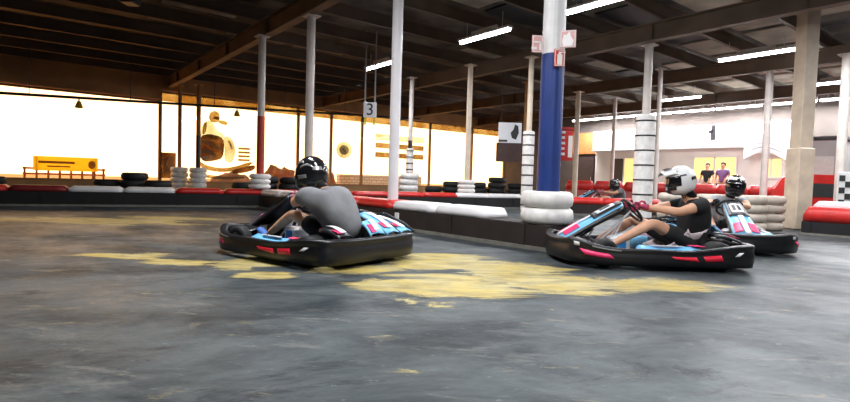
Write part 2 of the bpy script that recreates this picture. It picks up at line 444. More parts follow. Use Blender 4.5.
pole(isl(393), .085, 'slim white pole on the white-capped barrier left of the blue column', m=mat('pole_bright', (.8, .77, .78), .45, noise=.1, nscale=2), z0=.43)
pole(isl(307.5), .085, 'white pole rising behind the driver in the grey shirt', m=POLE, z0=.43)
pole(N(-3.93, 12.35), .085, 'white pole painted red up to head height beside the left kart', 2.14, REDP, POLE, z0=.30+.42)
pole(N(-8.49, 19.4), .08, 'dark brown pole by the windows, right of two close together', 2.14, DSTEEL, BRONZE)
pole(N(-9.28, 19.6), .07, 'thin brown pole by the windows, left of two close together', None, None, BRONZE)
pole(N(1.17, 14.75), .075, 'slim cream pole above white tyres on the far barrier', None, None, POLEC, z0=.30+.42)
pole(N(-.53, 16.8), .07, 'thin pole wrapped with black and white rings at its foot', 2.0, DSTEEL, POLE, bands=(.95, 1.75, .12, 4, WHITET))
pole(N(2.65, 13.6) , .07, 'thin white-padded pole with black straps just left of the blue column', None, None, POLEC, bands=(.03, 2.1, .15, 8, WHITET))
pole(N(3.2, 17.0), .07, 'plain grey pole between the dark sign and the blue column', None, None, BRONZE)
pole(N(5.05, 12.1), .09, 'white padded pole with black straps behind the right driver', None, None, POLE, bands=(.03, 2.4, .22, 7, WHITET))
pole(N(9.35, 14.4), .09, 'pale pole standing right of the right driver near the office', None, None, POLE)
pole(N(7.45, 10.4), .14, 'tall square cream pillar at the right above beige tyres', 1.62, POLEC, POLEC, square=True, ztop=4.7, wrap=.03)
pole(N(9.85, 12.4), .10, 'rightmost pale pole near the edge of the photo', None, None, POLE)
pole(N(5.3, 18.5), .09, 'brownish pole in the far distance just right of the red banner', None, None, POLEC)
pole(N(7.0, 19.6), .07, 'thin pale pole in front of the left end of the office', None, None, POLE)
pole(N(6.4, 14.5), .06, 'thin grey pole close behind the white padded pole', None, None, POLE)
# sleeve under the square pillar, wider wrap seen in the photo
# ------------------------------------------------------------------ signs on the blue column
SIGNR = mat('sign_red', (.62, .05, .03), .4, noise=.08)
SIGNP = mat('sign_pink', (.75, .4, .38), .4, noise=.1)
view = (CAMP-Vector((0, 0, CAMZ))).normalized()
vang = math.atan2(view.y, view.x)+PI/2      # text facing camera side
def plate(name, label, cat, loc, w, h, m, ang, icon=0):
    t = thing(name, label, cat, loc, ang)
    g = G(); g.box((0, 0, 0), (w, .012, h), ch=.004); g.build('plate', m, t)
    W = mat('sign_white', (.85, .82, .8), .4, noise=.05); g = G(); y = -.009
    if icon == 1:     # extinguisher pictogram
        g.box((0, y, -.02), (.06, .006, .12)); g.box((0, y, .055), (.03, .006, .03)); g.box((.035, y, .065), (.06, .006, .012)); g.box((-.055, y, 0), (.012, .006, .09))
    elif icon == 2:   # flame pictogram
        g.prism([(-.05, -.08), (.05, -.08), (.065, -.02), (.03, .03), (.02, .09), (-.02, .04), (-.045, .05), (-.065, -.02)], .006, Matrix(((1, 0, 0, 0), (0, 0, -1, y+.003), (0, 1, 0, 0), (0, 0, 0, 1))))
    elif icon == 3:
        g.box((-.01, y, .02), (.1, .006, .02)); g.box((.03, y, -.02), (.02, .006, .1)); g.box((-.04, y, -.05), (.06, .006, .03))
    for sx, sz, bx, bz in ((0, h/2-.012, w-.02, .008), (0, -h/2+.012, w-.02, .008), (w/2-.012, 0, .008, h-.02), (-w/2+.012, 0, .008, h-.02)):
        g.box((sx, y, sz), (bx, .006, bz))
    g.build('pictogram', W, t); return t
c0 = N(1.32, 5.60)
def colsign(px, py, dep): v = ond(px, py, dep); return v
side = math.radians(0)
t = plate('fire_sign', 'pale red sign sticking out on the left of the blue column', 'sign', ond(537.5, 44, 6.08), .13, .20, SIGNP, HEAD0+.1, 3)
t = plate('fire_sign', 'pink square sign sticking out on the right of the blue column, highest', 'sign', ond(568, 39, 6.04), .18, .20, SIGNP, HEAD0-.3, 2)
t = plate('fire_sign', 'red extinguisher sign fixed on the front of the column at the paint line', 'sign', ond(559.5, 58, 6.005), .13, .20, SIGNR, HEAD0+.15, 1)
# red banner with white figure beside column
t = thing('wall_banner', 'red upright banner with white print hanging right of the blue column', 'banner', ond(563, 144, 6.3), HEAD0)
g = G(); g.box((0, 0, 0), (.24, .02, .40), ch=.006); g.build('cloth', RED, t)
g = G()
for i in range(5): g.box((-.03, -.014, .14-i*.065), (.10-.01*(i % 2), .006, .03))
g.box((.085, -.014, -.03), (.05, .006, .26)); g.build('print', mat('sign_white', (.85, .8, .8)), t)
g = G(); g.tube([(-.22, .0, .17), (.12, .0, .17)], .012); g.build('bracket', DSTEEL, t)

# ------------------------------------------------------------------ lamps
def lamp(x, ya, yb, label, grp, power=0, z=4.0):
    t = thing('ceiling_lamp', label, 'ceiling lamp', (x, (ya+yb)/2, z), 0, grp); L = yb-ya
    g = G(); g.box((0, 0, .05), (.17, L, .05), ch=.01); g.box((0, 0, .12), (.05, L*.5, .10))
    for q in (-L*.35, L*.35): g.tube([(0, q, .07), (0, q, .42)], .006, 6)
    g.build('housing', LAMPW, t)
    g = G(); g.tube([(0, -L/2+.03, 0), (0, L/2-.03, 0)], .045, 12); g.build('tube', TUBE, t)
    if power:
        ld = bpy.data.lights.new('lamp_light', 'AREA'); ld.shape = 'RECTANGLE'; ld.size = .16; ld.size_y = L; ld.energy = power; ld.color = LCOL
        lo = bpy.data.objects.new('lamp_light', ld); C.objects.link(lo); lo.parent = t; lo.location = (0, 0, -.05)
LCOL = (.95, .96, 1.)
PW = 150
lamp(3.59, 1.0, 2.6, 'large bright tube lamp right of the top of the blue column', None, PW)
lamp(3.59, 4.0, 5.6, 'bright tube lamp left of the blue column, seen against the dark ceiling', None, PW)
lamp(3.59, 8.2, 9.8, 'tube lamp above the hanging number board', None, PW)
for i, y in enumerate((-2.1, -5.2)): lamp(3.59, y, y+1.6, 'unseen tube lamp added above the near track floor', 'unseen tube lamps above the near floor', PW)  # unseen lamps here and in the next row, added to light the near floor
for i, y in enumerate((-8, -5, -2, 1.)): lamp(-2.6, y, y+1.6, 'unseen tube lamp added above the near track floor', 'unseen tube lamps above the near floor', PW)
lamp(9.4, .6, 2.3, 'long tube lamp in the upper right, left of the cream pillar', None, PW)
lamp(9.4, -2.1, -.45, 'tube lamp at the right edge of the photo, uppermost there', None, PW)
lamp(9.4, -5.4, -3.8, 'unseen tube lamp added above the near track floor', 'unseen tube lamps above the near floor', PW)  # another unseen lamp added for light on the near floor
lamp(14.5, .1, 2.0, 'tube lamp passing behind the cream pillar, middle of three rows', None, PW)
lamp(14.5, 5.0, 6.6, 'short tube lamp above the white padded pole', None, PW)
words = ['first', 'second', 'third', 'fourth', 'fifth', 'sixth', 'seventh', 'eighth', 'ninth', 'tenth', 'eleventh', 'twelfth', 'thirteenth', 'fourteenth', 'fifteenth', 'sixteenth', 'seventeenth', 'eighteenth', 'nineteenth', 'twentieth']
for i in range(8): lamp(17.9, -1+i*1.75, .7+i*1.75, '%s lamp from the right in the long far row along the office front' % words[i], 'lamps along the office front', PW*1.8)

# ------------------------------------------------------------------ tyres
def tyre_mesh(m, name, R=.3, h=.18):
    g = G(); r0 = R*.56; g.lathe([(r0, -h/2+.015), (r0+.02, -h/2), (R-.05, -h/2+.002), (R-.012, -h/2+.03), (R, 0), (R-.012, h/2-.03), (R-.05, h/2-.002), (r0+.02, h/2), (r0, h/2-.015), (r0-.01, 0)], n=32, closed=True)
    o = g.build(name, m, smooth=True); me = o.data; bpy.data.objects.remove(o); return me
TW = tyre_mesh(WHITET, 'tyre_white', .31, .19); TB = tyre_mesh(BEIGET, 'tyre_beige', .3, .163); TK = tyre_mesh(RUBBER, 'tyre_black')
TSM = tyre_mesh(WHITET, 'tyre_small', .255, .12)
def tyre(me, loc, label, rot=(0, 0, 0), group=None):
    o = bpy.data.objects.new('tyre', me); C.objects.link(o); o.location = loc; o.rotation_euler = rot
    return tag(o, label, 'tyre', group)
def stack(me, p, z0, n, where, h=.18, grp=None):
    nm = {2: ['lower', 'upper'], 3: ['bottom', 'middle', 'top'], 4: ['bottom', 'second from bottom', 'second from top', 'top'], 5: ['bottom', 'second from bottom', 'middle', 'second from top', 'top']}[n]
    col = 'beige' if me is TB else 'white painted'
    for i in range(n):
        tyre(me, (p.x+random.uniform(-.012, .012), p.y+random.uniform(-.012, .012), z0+h/2+i*h), '%s tyre, %s of those %s' % (col, nm[i], where), (0, 0, random.random()*6), grp or ('tyres stacked '+where))
stack(TW, COLP, .30, 2, 'around the foot of the blue column', .19)
stack(TSM, N(-3.93, 12.35), .425, 3, 'around the red and white pole', .12)
stack(TSM, N(1.17, 14.75), .425, 3, 'around the cream pole on the far barrier', .12)
stack(TW, N(-8.49, 19.4), 0, 5, 'around the right brown pole by the windows', .19)
stack(TW, N(-9.28, 19.6), 0, 5, 'around the left brown pole by the windows', .19)
stack(TW, N(-.53, 16.8), 0, 5, 'at the foot of the ringed pole', .19)

# ------------------------------------------------------------------ barriers
def barrier(A, B, W, zb, h, cols, where, board=BOARD, n=None, boardlab=None, side=1, group=None, first=0., flip=False):
    """dark board run from A to B with individual plastic blocks on top"""
    A = Vector((A.x, A.y, 0)); B = Vector((B.x, B.y, 0)); d = B-A; L = d.length; ang = math.atan2(d.y, d.x)
    t = thing('track_barrier', boardlab, 'track barrier', A, ang)
    g = G(); g.box((L/2, 0, zb/2), (L, W, zb), ch=.01)
    for q in range(int(L/1.25)+1):
        if q*1.25+.1 < L: g.box((q*1.25+.1, W/2+.006, zb/2), (.07, .02, zb*.92)); g.box((q*1.25+.1, -W/2-.006, zb/2), (.07, .02, zb*.92))
    g.build('board', board, t)
    g = G(); g.box((L/2, 0, .02), (L+.04, W+.08, .04)); g.build('foot_strip', mat('foot_strip', (.2, .19, .16), .6, noise=.3), t)
    n = len(cols); bl = L/n; protos = {}
    for i, c in enumerate(cols):
        if c is None: continue
        cm, cn = c
        p = A+d*((i+.5)/n)
        if cn not in protos:
            g = G(); N_ = 12
            rows = []
            for a in range(N_+1):
                s = a/N_; x = -bl/2+.006+(bl-.012)*s; e = min(1., math.sin(PI*s)*2.6+.55); e2 = min(1, math.sin(PI*s)*3+.75); w = W/2*e2+.004
                rows.append([(x, -w, .002), (x, -w, h*.55*e), (x, -w+.035, h*.9*e), (x, -w+.09, h*e), (x, w-.09, h*e), (x, w-.035, h*.9*e), (x, w, h*.55*e), (x, w, .002), (x, 0, .002), (x, -w, .002)])
            g.grid(rows); g.f.append(tuple(range(10))[:9]); g.f.append(tuple(reversed(range(N_*10, N_*10+9))))
            o = g.build('barrier_block', cm, smooth=False, bevel=0)
            for pl in o.data.polygons: pl.use_smooth = True
            protos[cn] = o
        else:
            o = protos[cn].copy(); C.objects.link(o)
        o.location = (p.x, p.y, zb); o.rotation_euler = (0, 0, ang)
        k = (n-1-i) if flip else i
        tag(o, '%s block, %s from %s on %s' % (cn, words[k] if k < 20 else 'last', 'right' if flip else 'left', where), 'barrier block', group)
        # blocks touch in a row
Wh = (mat('block_white', (.82, .8, .8), .4, noise=.1, nscale=4), 'white'); Rd = (RED, 'red'); Gy = (mat('block_grey', (.5, .47, .45), .5, noise=.2), 'grey')
Dr = (mat('block_dark_red', (.25, .02, .02), .5, noise=.3), 'dark red')
# island along the pole row (x=0), column end first
ia = COLP+Vector((.02, -.22, 0)); ib = Vector((0, 8.0, 0))
barrier(ib, ia, .52, .30, .13, [Wh]*2+[Rd]*3+[Wh]*2+[None], 'the island barrier', boardlab='dark boarded island barrier running from the blue column to the red and white pole', group='blocks on the island barrier')
# white-marked post on island
v = Vector((-.275, 2.55))
g = G(); g.box((-.17, 2.6, .19), (.02, .10, .16), ch=.008); tag(g.build('marker_plate', WHITEP), 'small pale plate on the dark face of the island barrier', 'plate')
# far barrier along the whole back of the track
A = N(-10.2, 9.66); B = N(3.6, 15.65)
barrier(A, B, .40, .30, .12, [Dr, Rd, Dr, Wh, Wh, Rd, Rd, Rd, Rd, Rd, Rd, Rd, Wh, Wh, Wh], 'the far barrier', BOARDK, boardlab='long black boarded barrier across the back of the track below the windows', group='blocks on the long far barrier')
# mid-right barrier behind the right kart
A = N(3.6, 13.0); B = N(8.6, 13.2)
barrier(A, B, .40, .28, .16, [Rd, Rd, Rd, Wh, Rd, Rd], 'the barrier behind the right kart', BOARD, boardlab='dark barrier with red blocks seen behind the right kart', group='blocks on the barrier behind the right kart')
# far red fence before the office
A = N(5.2, 19.3); B = N(15.0, 17.0)
barrier(A, B, .35, .55, .35, [Rd]*10, 'the tall barrier before the office', mat('pale_red_board', (.5, .1, .09), .5, noise=.2), boardlab='pale red board barrier in front of the office', group='red blocks before the office')
# near right barrier
A = N(6.85, 9.35); B = N(8.6, 7.4)
barrier(A, B, .5, .24, .26, [Rd, Rd, Rd], 'the right edge barrier', BOARDK, boardlab='black based barrier with tall red blocks at the right edge', group='red blocks at the right edge')
d = (B-A).normalized(); nrm = Vector((-d.y, d.x, 0)); 
if (nrm.dot(CAMP-A)) > 0: nrm = -nrm
barrier(A+nrm*.7, B+nrm*.7, .5, .44, .15, [Wh, Wh, Wh], 'the barrier behind the edge blocks', BOARDK, boardlab='dark barrier topped with white blocks behind the right edge red blocks', group='white blocks at the right edge')
# beige tyre stacks at the foot of the cream pillar
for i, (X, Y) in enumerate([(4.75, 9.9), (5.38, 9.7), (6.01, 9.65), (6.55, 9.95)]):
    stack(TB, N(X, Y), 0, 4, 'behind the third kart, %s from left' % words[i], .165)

# red framed banner wall with dark panel, right
A = N(8.95, 13.4); B = N(13.8, 13.0); d = B-A; ang = math.atan2(d.y, d.x); L = d.length
t = thing('banner_wall', 'red slanted-end banner wall with a dark middle behind the cream pillar', 'banner wall', A, ang)
g = G(); Mx = Matrix(((1, 0, 0, 0), (0, 0, -1, .06), (0, 1, 0, 0), (0, 0, 0, 1)))
g.prism([(0, .0), (L, 0), (L, 1.16), (.45, 1.2), (.18, 1.08), (0, .8)], .12, Mx); g.build('panel', RED, t)
g = G(); Mx2 = Matrix(((1, 0, 0, 0), (0, 0, -1, -.062), (0, 1, 0, 0), (0, 0, 0, 1)))
g.prism([(.25, .62), (1.45, .62), (1.45, .96), (.55, .98)], .012, Mx2); g.prism([(1.75, .62), (L-.1, .62), (L-.1, .96), (1.75, .96)], .012, Mx2); g.build('dark_print', mat('charcoal', (.03, .03, .03), .6, noise=.2), t)
# checked panel at right edge
t = thing('checked_board', 'black and white checked board at the right edge behind the barrier', 'board', N(9.45, 11.6), HEAD0)
g = G(); g.box((0, 0, .61), (.55, .05, 1.22), ch=.01); g.build('panel', WHITEP, t)
g = G()
for i in range(4):
    for j in range(8):
        if (i+j) % 2: g.box((-.2+i*.135, -.03, .13+j*.135), (.13, .006, .13))
g.build('check_pattern', mat('charcoal', (.03, .03, .03)), t)

# ------------------------------------------------------------------ things by the windows
# long pipe under the ceiling on the left, with two small hanging lamps
A = onwall(-30, 91, 1, 15.5); B = onwall(420, 119, 1, 15.5)
zz = (A.z+B.z)/2
t = thing('ceiling_pipe', 'long dark pipe running under the roof before the bright windows', 'pipe', (0, 0, 0))
g = G(); g.tube([A, B], .045, 10); g.build('pipe', DSTEEL, t)
for i in range(6):
    p = A.lerp(B, (i+.5)/6); g = G(); g.tube([p, (p.x, p.y, 4.42)], .012, 6); g.build('hanger', DSTEEL, t)
for px, py, w in ((79, 96, 'left'), (237, 112, 'right')):
    p = onwall(px, py, 1, 15.5); zr = A.z+(B.z-A.z)*(p.x-A.x)/(B.x-A.x)
    t = thing('pendant_lamp', 'small hanging lamp on the dark pipe before the windows, %s one' % w, 'lamp', (p.x, 15.5, zr-.30))
    g = G(); g.lathe([(.04, .2), (.06, .16), (.11, .02), (.115, 0), (.05, -.02)], n=16); g.build('shade', YBEAM, t, smooth=True)
    g = G(); g.tube([(0, 0, .18), (0, 0, .26)], .02, 8); g.build('stem', DSTEEL, t)
# yellow banner outside the glass
a = onwall(33, 163, 1, 19.8); b = onwall(98, 165, 1, 19.8)
zc = (a.z+b.z)/2; w = b.x-a.x
t = thing('yellow_banner', 'yellow banner beyond the left windows with faint brown lettering', 'banner', ((a.x+b.x)/2, 19.8, zc))
g = G(); g.grid([[(-w/2, 0, -.26), (w/2, 0, -.26)], [(-w/2, 0, .26), (w/2, 0, .26)]]); g.build('sheet', YELL, t)
g = G(); g.box((-.15*w, -.03, .05), (w*.55, .006, .09)); g.box((-.12*w, -.03, -.1), (w*.35, .006, .05)); g.ell((w*.4, -.03, 0), (w*.06, .01, .16), 12, 8); g.build('print', mat('brown_print', (.45, .22, .02), .6, noise=.2), t)
g = G()
for q in (-w*.45, w*.45): g.tube([(q, .05, -zc), (q, .05, .26)], .03, 8)
g.build('post', BRONZE, t)
# low orange fence below it
t = thing('yard_fence', 'orange rail fence below the yellow banner outside', 'fence', ((a.x+b.x)/2, 20.3, 0))
g = G()
for z in (.35, .55, .75): g.box((0, 0, z), (w*1.3, .05, .07))
g.build('rail', mat('orange_rail', (.6, .2, .04), .5, noise=.2), t)
g = G()
for i in range(8): g.box((-w*.62+i*w*1.24/7, .05, .4), (.07, .07, .8))
g.build('fence_post', BRONZE, t)
# racer artwork on glass: generic seated rider shape with light gaps
def film(name, label, polys, col, px0, py0, px1, py1, Y=18.62):
    a = onwall(px0, py1, 1, Y); b = onwall(px1, py0, 1, Y)
    t = thing(name, label, 'artwork', (a.x, Y, 0))
    Mx = Matrix(((b.x-a.x, 0, 0, 0), (0, 0, -1, 0), (0, b.z-a.z, 0, a.z), (0, 0, 0, 1)))
    for i, (pl, m) in enumerate(polys):
        if name == 'window_artwork':
            for _ in range(2): pl = [q for k in range(len(pl)) for q in ((pl[k][0]*.75+pl[(k+1) % len(pl)][0]*.25, pl[k][1]*.75+pl[(k+1) % len(pl)][1]*.25), (pl[k][0]*.25+pl[(k+1) % len(pl)][0]*.75, pl[k][1]*.25+pl[(k+1) % len(pl)][1]*.75))]
        g = G(); Mi = Mx.copy(); Mi[1][3] = -.004*i; g.prism(pl, .004, Mi); g.build('film', m, t)
    return t
def filmm(name, c, d):
    m = bpy.data.materials.new(name); m.use_nodes = True; nt = m.node_tree
    for n in list(nt.nodes): nt.nodes.remove(n)
    o = nt.nodes.new('ShaderNodeOutputMaterial'); t = nt.nodes.new('ShaderNodeBsdfTransparent'); df = nt.nodes.new('ShaderNodeBsdfDiffuse'); tc = nt.nodes.new('ShaderNodeTexCoord')
    n = nt.nodes.new('ShaderNodeTexNoise'); n.inputs['Scale'].default_value = .9; n.inputs['Detail'].default_value = 2; cr = nt.nodes.new('ShaderNodeValToRGB')
    cr.color_ramp.elements[0].position = .4; cr.color_ramp.elements[1].position = .62; cr.color_ramp.elements[0].color = (*d, 1); cr.color_ramp.elements[1].color = (*c, 1)
    df.inputs[0].default_value = (*c, 1); mx = nt.nodes.new('ShaderNodeMixShader'); mx.inputs[0].default_value = .2; L = nt.links
    L.new(tc.outputs['Object'], n.inputs['Vector']); L.new(n.outputs['Fac'], cr.inputs['Fac']); L.new(cr.outputs[0], t.inputs[0])
    L.new(t.outputs[0], mx.inputs[1]); L.new(df.outputs[0], mx.inputs[2]); L.new(mx.outputs[0], o.inputs[0]); return m
FB = filmm('film_brown', (.40, .28, .12), (.22, .11, .04)); FO = filmm('film_orange', (.62, .55, .35), (.45, .33, .12)); FY = filmm('film_cream', (.8, .85, .75), (.65, .65, .5))
el = lambda cx, cy, rx, ry, n=12: [(cx+rx*math.cos(2*PI*i/n), cy+ry*math.sin(2*PI*i/n)) for i in range(n)]
film('window_artwork', 'brown picture of a crouching helmeted racer on the window glass', [
    ([(.0, .66), (.02, .80), (.12, .88), (.24, .86), (.30, .74), (.46, .70), (.46, .62), (.0, .60)], FY),
    ([(.15, .90), (.17, .99), (.27, 1.03), (.36, 1.0), (.38, .92), (.34, .86), (.22, .85)], FO),
    ([(.24, .95), (.37, .94), (.38, .90), (.25, .90)], FB), ([(.34, .90), (.52, .89), (.54, .84), (.46, .83), (.34, .86)], FO),
    ([(.05, .84), (.13, .86), (.10, .70), (.02, .66)], FO),
    ([(-.02, .64), (.10, .68), (.22, .69), (.40, .66), (.47, .60), (.46, .36), (.30, .31), (-.02, .28)], FB),
    ([(.02, .60), (.22, .60), (.44, .48), (.42, .44), (.22, .52), (.02, .54)], FO), ([(.02, .46), (.14, .48), (.34, .38), (.30, .35), (.12, .42), (.02, .41)], FO),
    ([(.02, .36), (.18, .38), (.28, .34), (.04, .31)], FY),
    ([(.42, .66), (.56, .68), (.66, .60), (.70, .46), (.66, .32), (.56, .28), (.46, .34), (.48, .50)], FY), ([(.52, .62), (.60, .60), (.64, .48), (.61, .48), (.57, .56)], FO),
    ([(-.02, .30), (.10, .24), (.40, .20), (.72, .24), (1.0, .32), (1.1, .30), (.80, .19), (.42, .14), (.06, .18), (-.02, .24)], FO),
    ([(.62, .18), (.90, .24), (1.12, .28), (1.12, .20), (.9, .15), (.66, .13)], FB),
    ([(.0, .12), (.5, .08), (.9, .10), (.9, .06), (.4, .04), (.0, .07)], FO)], None, 200, 116, 250, 182)
film('window_print', 'block of orange horizontal lines printed on the window beside the racer picture', [([(0, .0), (1, 0), (1, .16), (0, .16)], FO), ([(0, .28), (1, .28), (1, .44), (0, .44)], FO), ([(0, .56), (1, .56), (1, .72), (0, .72)], FO), ([(0, .84), (1, .84), (1, 1), (0, 1)], FO)], None, 238, 148, 250, 161)
film('window_print', 'broad orange brown striped print on the window behind the slim white pole', [([(0, .0), (1, 0), (1, .22), (0, .22)], FO), ([(0, .4), (1, .4), (1, .62), (0, .62)], FO), ([(0, .75), (1, .75), (1, 1), (0, 1)], FY)], None, 375, 138, 424, 157)
film('window_print', 'faint cream oval print on the window left of the slim white pole', [(el(.5, .5, .5, .5), FY), (el(.5, .5, .32, .3), FO), (el(.5, .5, .26, .24), FY)], None, 336, 142, 352, 158)
film('window_print', 'brown framed poster at the foot of the two brown poles', [([(0, 0), (1, 0), (1, 1), (0, 1)], FB), ([(.12, .15), (.85, .15), (.85, .85), (.12, .85)], FO)], None, 161, 153, 176, 178)
g = G(); g.box(((XS+XW1)/2, 18.66, 3.68), (XW1-XS, .006, .36)); tag(g.build('window_valance', FO), 'amber film added for the lit beam along the top of the right hand windows', 'valance')  # added film, gives the amber glow of the beam lit by the warm light
# dark earth heaps and small things outside
HEAP = mat('earth', (.34, .15, .05), .9, noise=.5, nscale=2)
def heap(px0, px1, ytop, Y, label):
    a = onwall(px0, 175, 1, Y); b = onwall(px1, ytop, 1, Y); w = (b.x-a.x)/2; h = b.z
    g = G(); rnd = random.Random(px0)
    ph = [rnd.random()*6 for _ in range(6)]
    g.ell((0, 0, 0), (w, w*.7, h), 28, 14, fn=lambda d: Vector((1, 1, 1))*(.84+.1*math.sin(d.x*5+ph[0]+d.y*3)+.08*math.sin(d.y*9+ph[1])+.07*math.sin(d.x*11+ph[2])))
    g.v = [(x, y, max(z, 0)) for x, y, z in g.v]
    o = g.build('earth_heap', HEAP, smooth=True); o.location = ((a.x+b.x)/2, Y, -.02); tag(o, label, 'heap')
heap(258, 303, 164, 22., 'brown earth heap outside the windows right of the red and white pole')
heap(205, 262, 172, 24.5, 'long low brown heap outside below the racer picture')
heap(318, 338, 170, 22., 'small brown heap outside behind the helmet of the left driver')
# low white block wall outside
a = onwall(338, 175, 1, 21.); b = onwall(420, 175, 1, 21.)
def brickm():
    m = bpy.data.materials.new('white_blocks'); m.use_nodes = True; nt = m.node_tree; br = nt.nodes.new('ShaderNodeTexBrick'); tc = nt.nodes.new('ShaderNodeTexCoord'); mp = nt.nodes.new('ShaderNodeMapping')
    mp.inputs['Rotation'].default_value = (PI/2, 0, 0); br.inputs['Scale'].default_value = 1.6; br.inputs['Color1'].default_value = (.8, .74, .62, 1); br.inputs['Color2'].default_value = (.7, .64, .5, 1); br.inputs['Mortar'].default_value = (.3, .22, .12, 1)
    nt.links.new(tc.outputs['Object'], mp.inputs[0]); nt.links.new(mp.outputs[0], br.inputs['Vector']); nt.links.new(br.outputs[0], nt.nodes['Principled BSDF'].inputs['Base Color']); return m
g = G(); g.box(((a.x+b.x)/2, 21., .45), (b.x-a.x, .3, .9)); tag(g.build('yard_wall', brickm()), 'low white block wall outside behind the slim white pole', 'wall')

# hanging portrait sign, half white half dark
c = ond(509.5, 143, 15.5)
s = 15.5/F
t = thing('hanging_sign', 'hanging board, white above with dark figure and black below, left of the blue column', 'sign', c, HEAD0)
g = G(); g.box((0, 0, .30), (23*s, .04, .60)); g.build('upper_panel', KWHITE, t)
g = G(); g.box((0, 0, -.28), (26*s, .05, .56)); o = g.build('lower_panel', mat('sign_brown_black', (.05, .015, .01), .5, noise=.4, nscale=6), t)
g = G(); g.prism([(.06, .15), (.18, .1), (.26, .3), (.24, .5), (.14, .55), (.1, .4), (.02, .3)], .01, Matrix(((1, 0, 0, 0), (0, 0, -1, -.02), (0, 1, 0, 0), (0, 0, 0, 1)))); g.box((-.2, -.025, .06), (.25, .01, .06)); g.build('figure_print', mat('charcoal', (.03, .03, .03)), t)
g = G()
for q in (-.25, .25): g.tube([(q, 0, .6), (q, 0, 4.44-c.z)], .008, 6)
g.build('wire', DSTEEL, t)
# board with 3
c = ond(370, 110, 14.4); s = 14.4/F
t = thing('number_board', 'white square board with a black number three hanging below a tube lamp', 'sign', c, HEAD0)
g = G(); g.box((0, 0, 0), (13*s, .03, 15*s), ch=.006); g.build('board', KWHITE, t)
txt('number', '3', .46, mat('charcoal', (.03, .03, .03)), t, (0, -.02, 0), (PI/2, 0, 0))
for q in (-.14, .13):
    g = G(); z1 = 4.85-c.z; z0 = 7.5*s-.01; g.box((q, 0, (z0+z1)/2), (.04, .006, z1-z0)); g.build('strap', mat('strap_grey', (.4, .38, .36), .5, noise=.1), t)
    g = G(); g.box((q*.9, 0, -7.5*s-.1), (.05, .02, .2)); g.build('tab', mat('tab_yellow', (.6, .65, .05), .5, noise=.1), t)
# dark box hanging under roof at the top left
c = ond(130, 3, 9.5)
g = G(); g.box((0, 0, .1), (.26, .3, .24), ch=.02); g.tube([(0, 0, .2), (0, 0, 4.79-c.z)], .02, 8)
o = g.build('speaker_box', BLACK); o.location = c; o.rotation_euler = (0, 0, HEAD0); tag(o, 'small black box hanging from the dark roof at the upper left', 'loudspeaker')

# black tyre heaps and dark clutter behind the far barrier
def pile(X0, Y0, hs, where):
    for i, k in enumerate(hs):
        p = N(X0+.64*i, Y0+(.12 if i % 2 else 0))
        for j in range(k): tyre(TK, (p.x+.03*((j*7+i) % 3-1), p.y, .09+.181*j), 'black tyre in the dark stacks %s' % where, (0, 0, 0), 'black tyres '+where)
pile(1.75, 17.4, (4, 5, 4), 'left of the hanging dark sign')
pile(.25, 17.6, (3, 4), 'right of the ringed pole')
pile(-7.75, 12.6, (3, 4, 3), 'below and right of the yellow banner')
pile(-10.9, 12.2, (3, 3), 'below the left end of the yellow banner')
pile(-4.9, 13.9, (3, 4, 4, 3), 'behind the helmet of the left driver')

# ------------------------------------------------------------------ kart
def catmull(pts, n):
    out = []; k = len(pts)
    for i in range(k):
        p0, p1, p2, p3 = (Vector(pts[(i+j-1) % k]) for j in range(4))
        for j in range(n):
            t = j/n; out.append(.5*((2*p1)+(p2-p0)*t+(2*p0-5*p1+4*p2-p3)*t*t+(3*p1-p0-3*p2+p3)*t**3))
    return out
# x, y, ztop of the bumper ring (x forward, y left)
HALF = [(.97, 0, .26), (.94, .30, .27), (.86, .50, .285), (.66, .64, .235), (.45, .675, .21), (.10, .685, .21), (-.25, .685, .205), (-.50, .69, .235), (-.72, .68, .265), (-.90, .62, .27), (-.965, .45, .27), (-.975, .2, .265), (-.975, 0, .265)]
LOOP = HALF+[(x, -y, z) for x, y, z in reversed(HALF[1:-1])]
RP = catmull(LOOP, 4)
def ringpt(i, off, zf, abs_z=None):
    n = len(RP); p = RP[i % n]; t = RP[(i+1) % n]-RP[(i-1) % n]; nr = Vector((t.y, -t.x, 0)).normalized()
    if nr.dot(Vector((p.x, p.y, 0))) < 0: nr = -nr
    z = .045+(p.z-.045)*zf
    return Vector((p.x, p.y, 0))+nr*off+Vector((0, 0, z))
SEC = [(-.03, 0), (.0, .02), (.012, .25), (.014, .55), (.004, .68), (.004, .80), (.012, .9), (.006, .97), (-.012, 1.0), (-.05, 1.0), (-.07, .95), (-.075, .82), (-.06, .75), (-.05, .3), (-.055, .03)]
def outer(i, zf):    # outer surface offset at height fraction
    for (o1, z1), (o2, z2) in zip(SEC[1:8], SEC[2:9]):
        if z1 <= zf <= z2: return o1+(o2-o1)*(zf-z1)/(z2-z1)
    return .01
def nearest(x, y):
    return min(range(len(RP)), key=lambda i: (RP[i].x-x)**2+(RP[i].y-y)**2)
def ringat(fi, off, zf):
    i = math.floor(fi); a = fi-i
    return ringpt(i, off, zf).lerp(ringpt(i+1, off, zf), a)
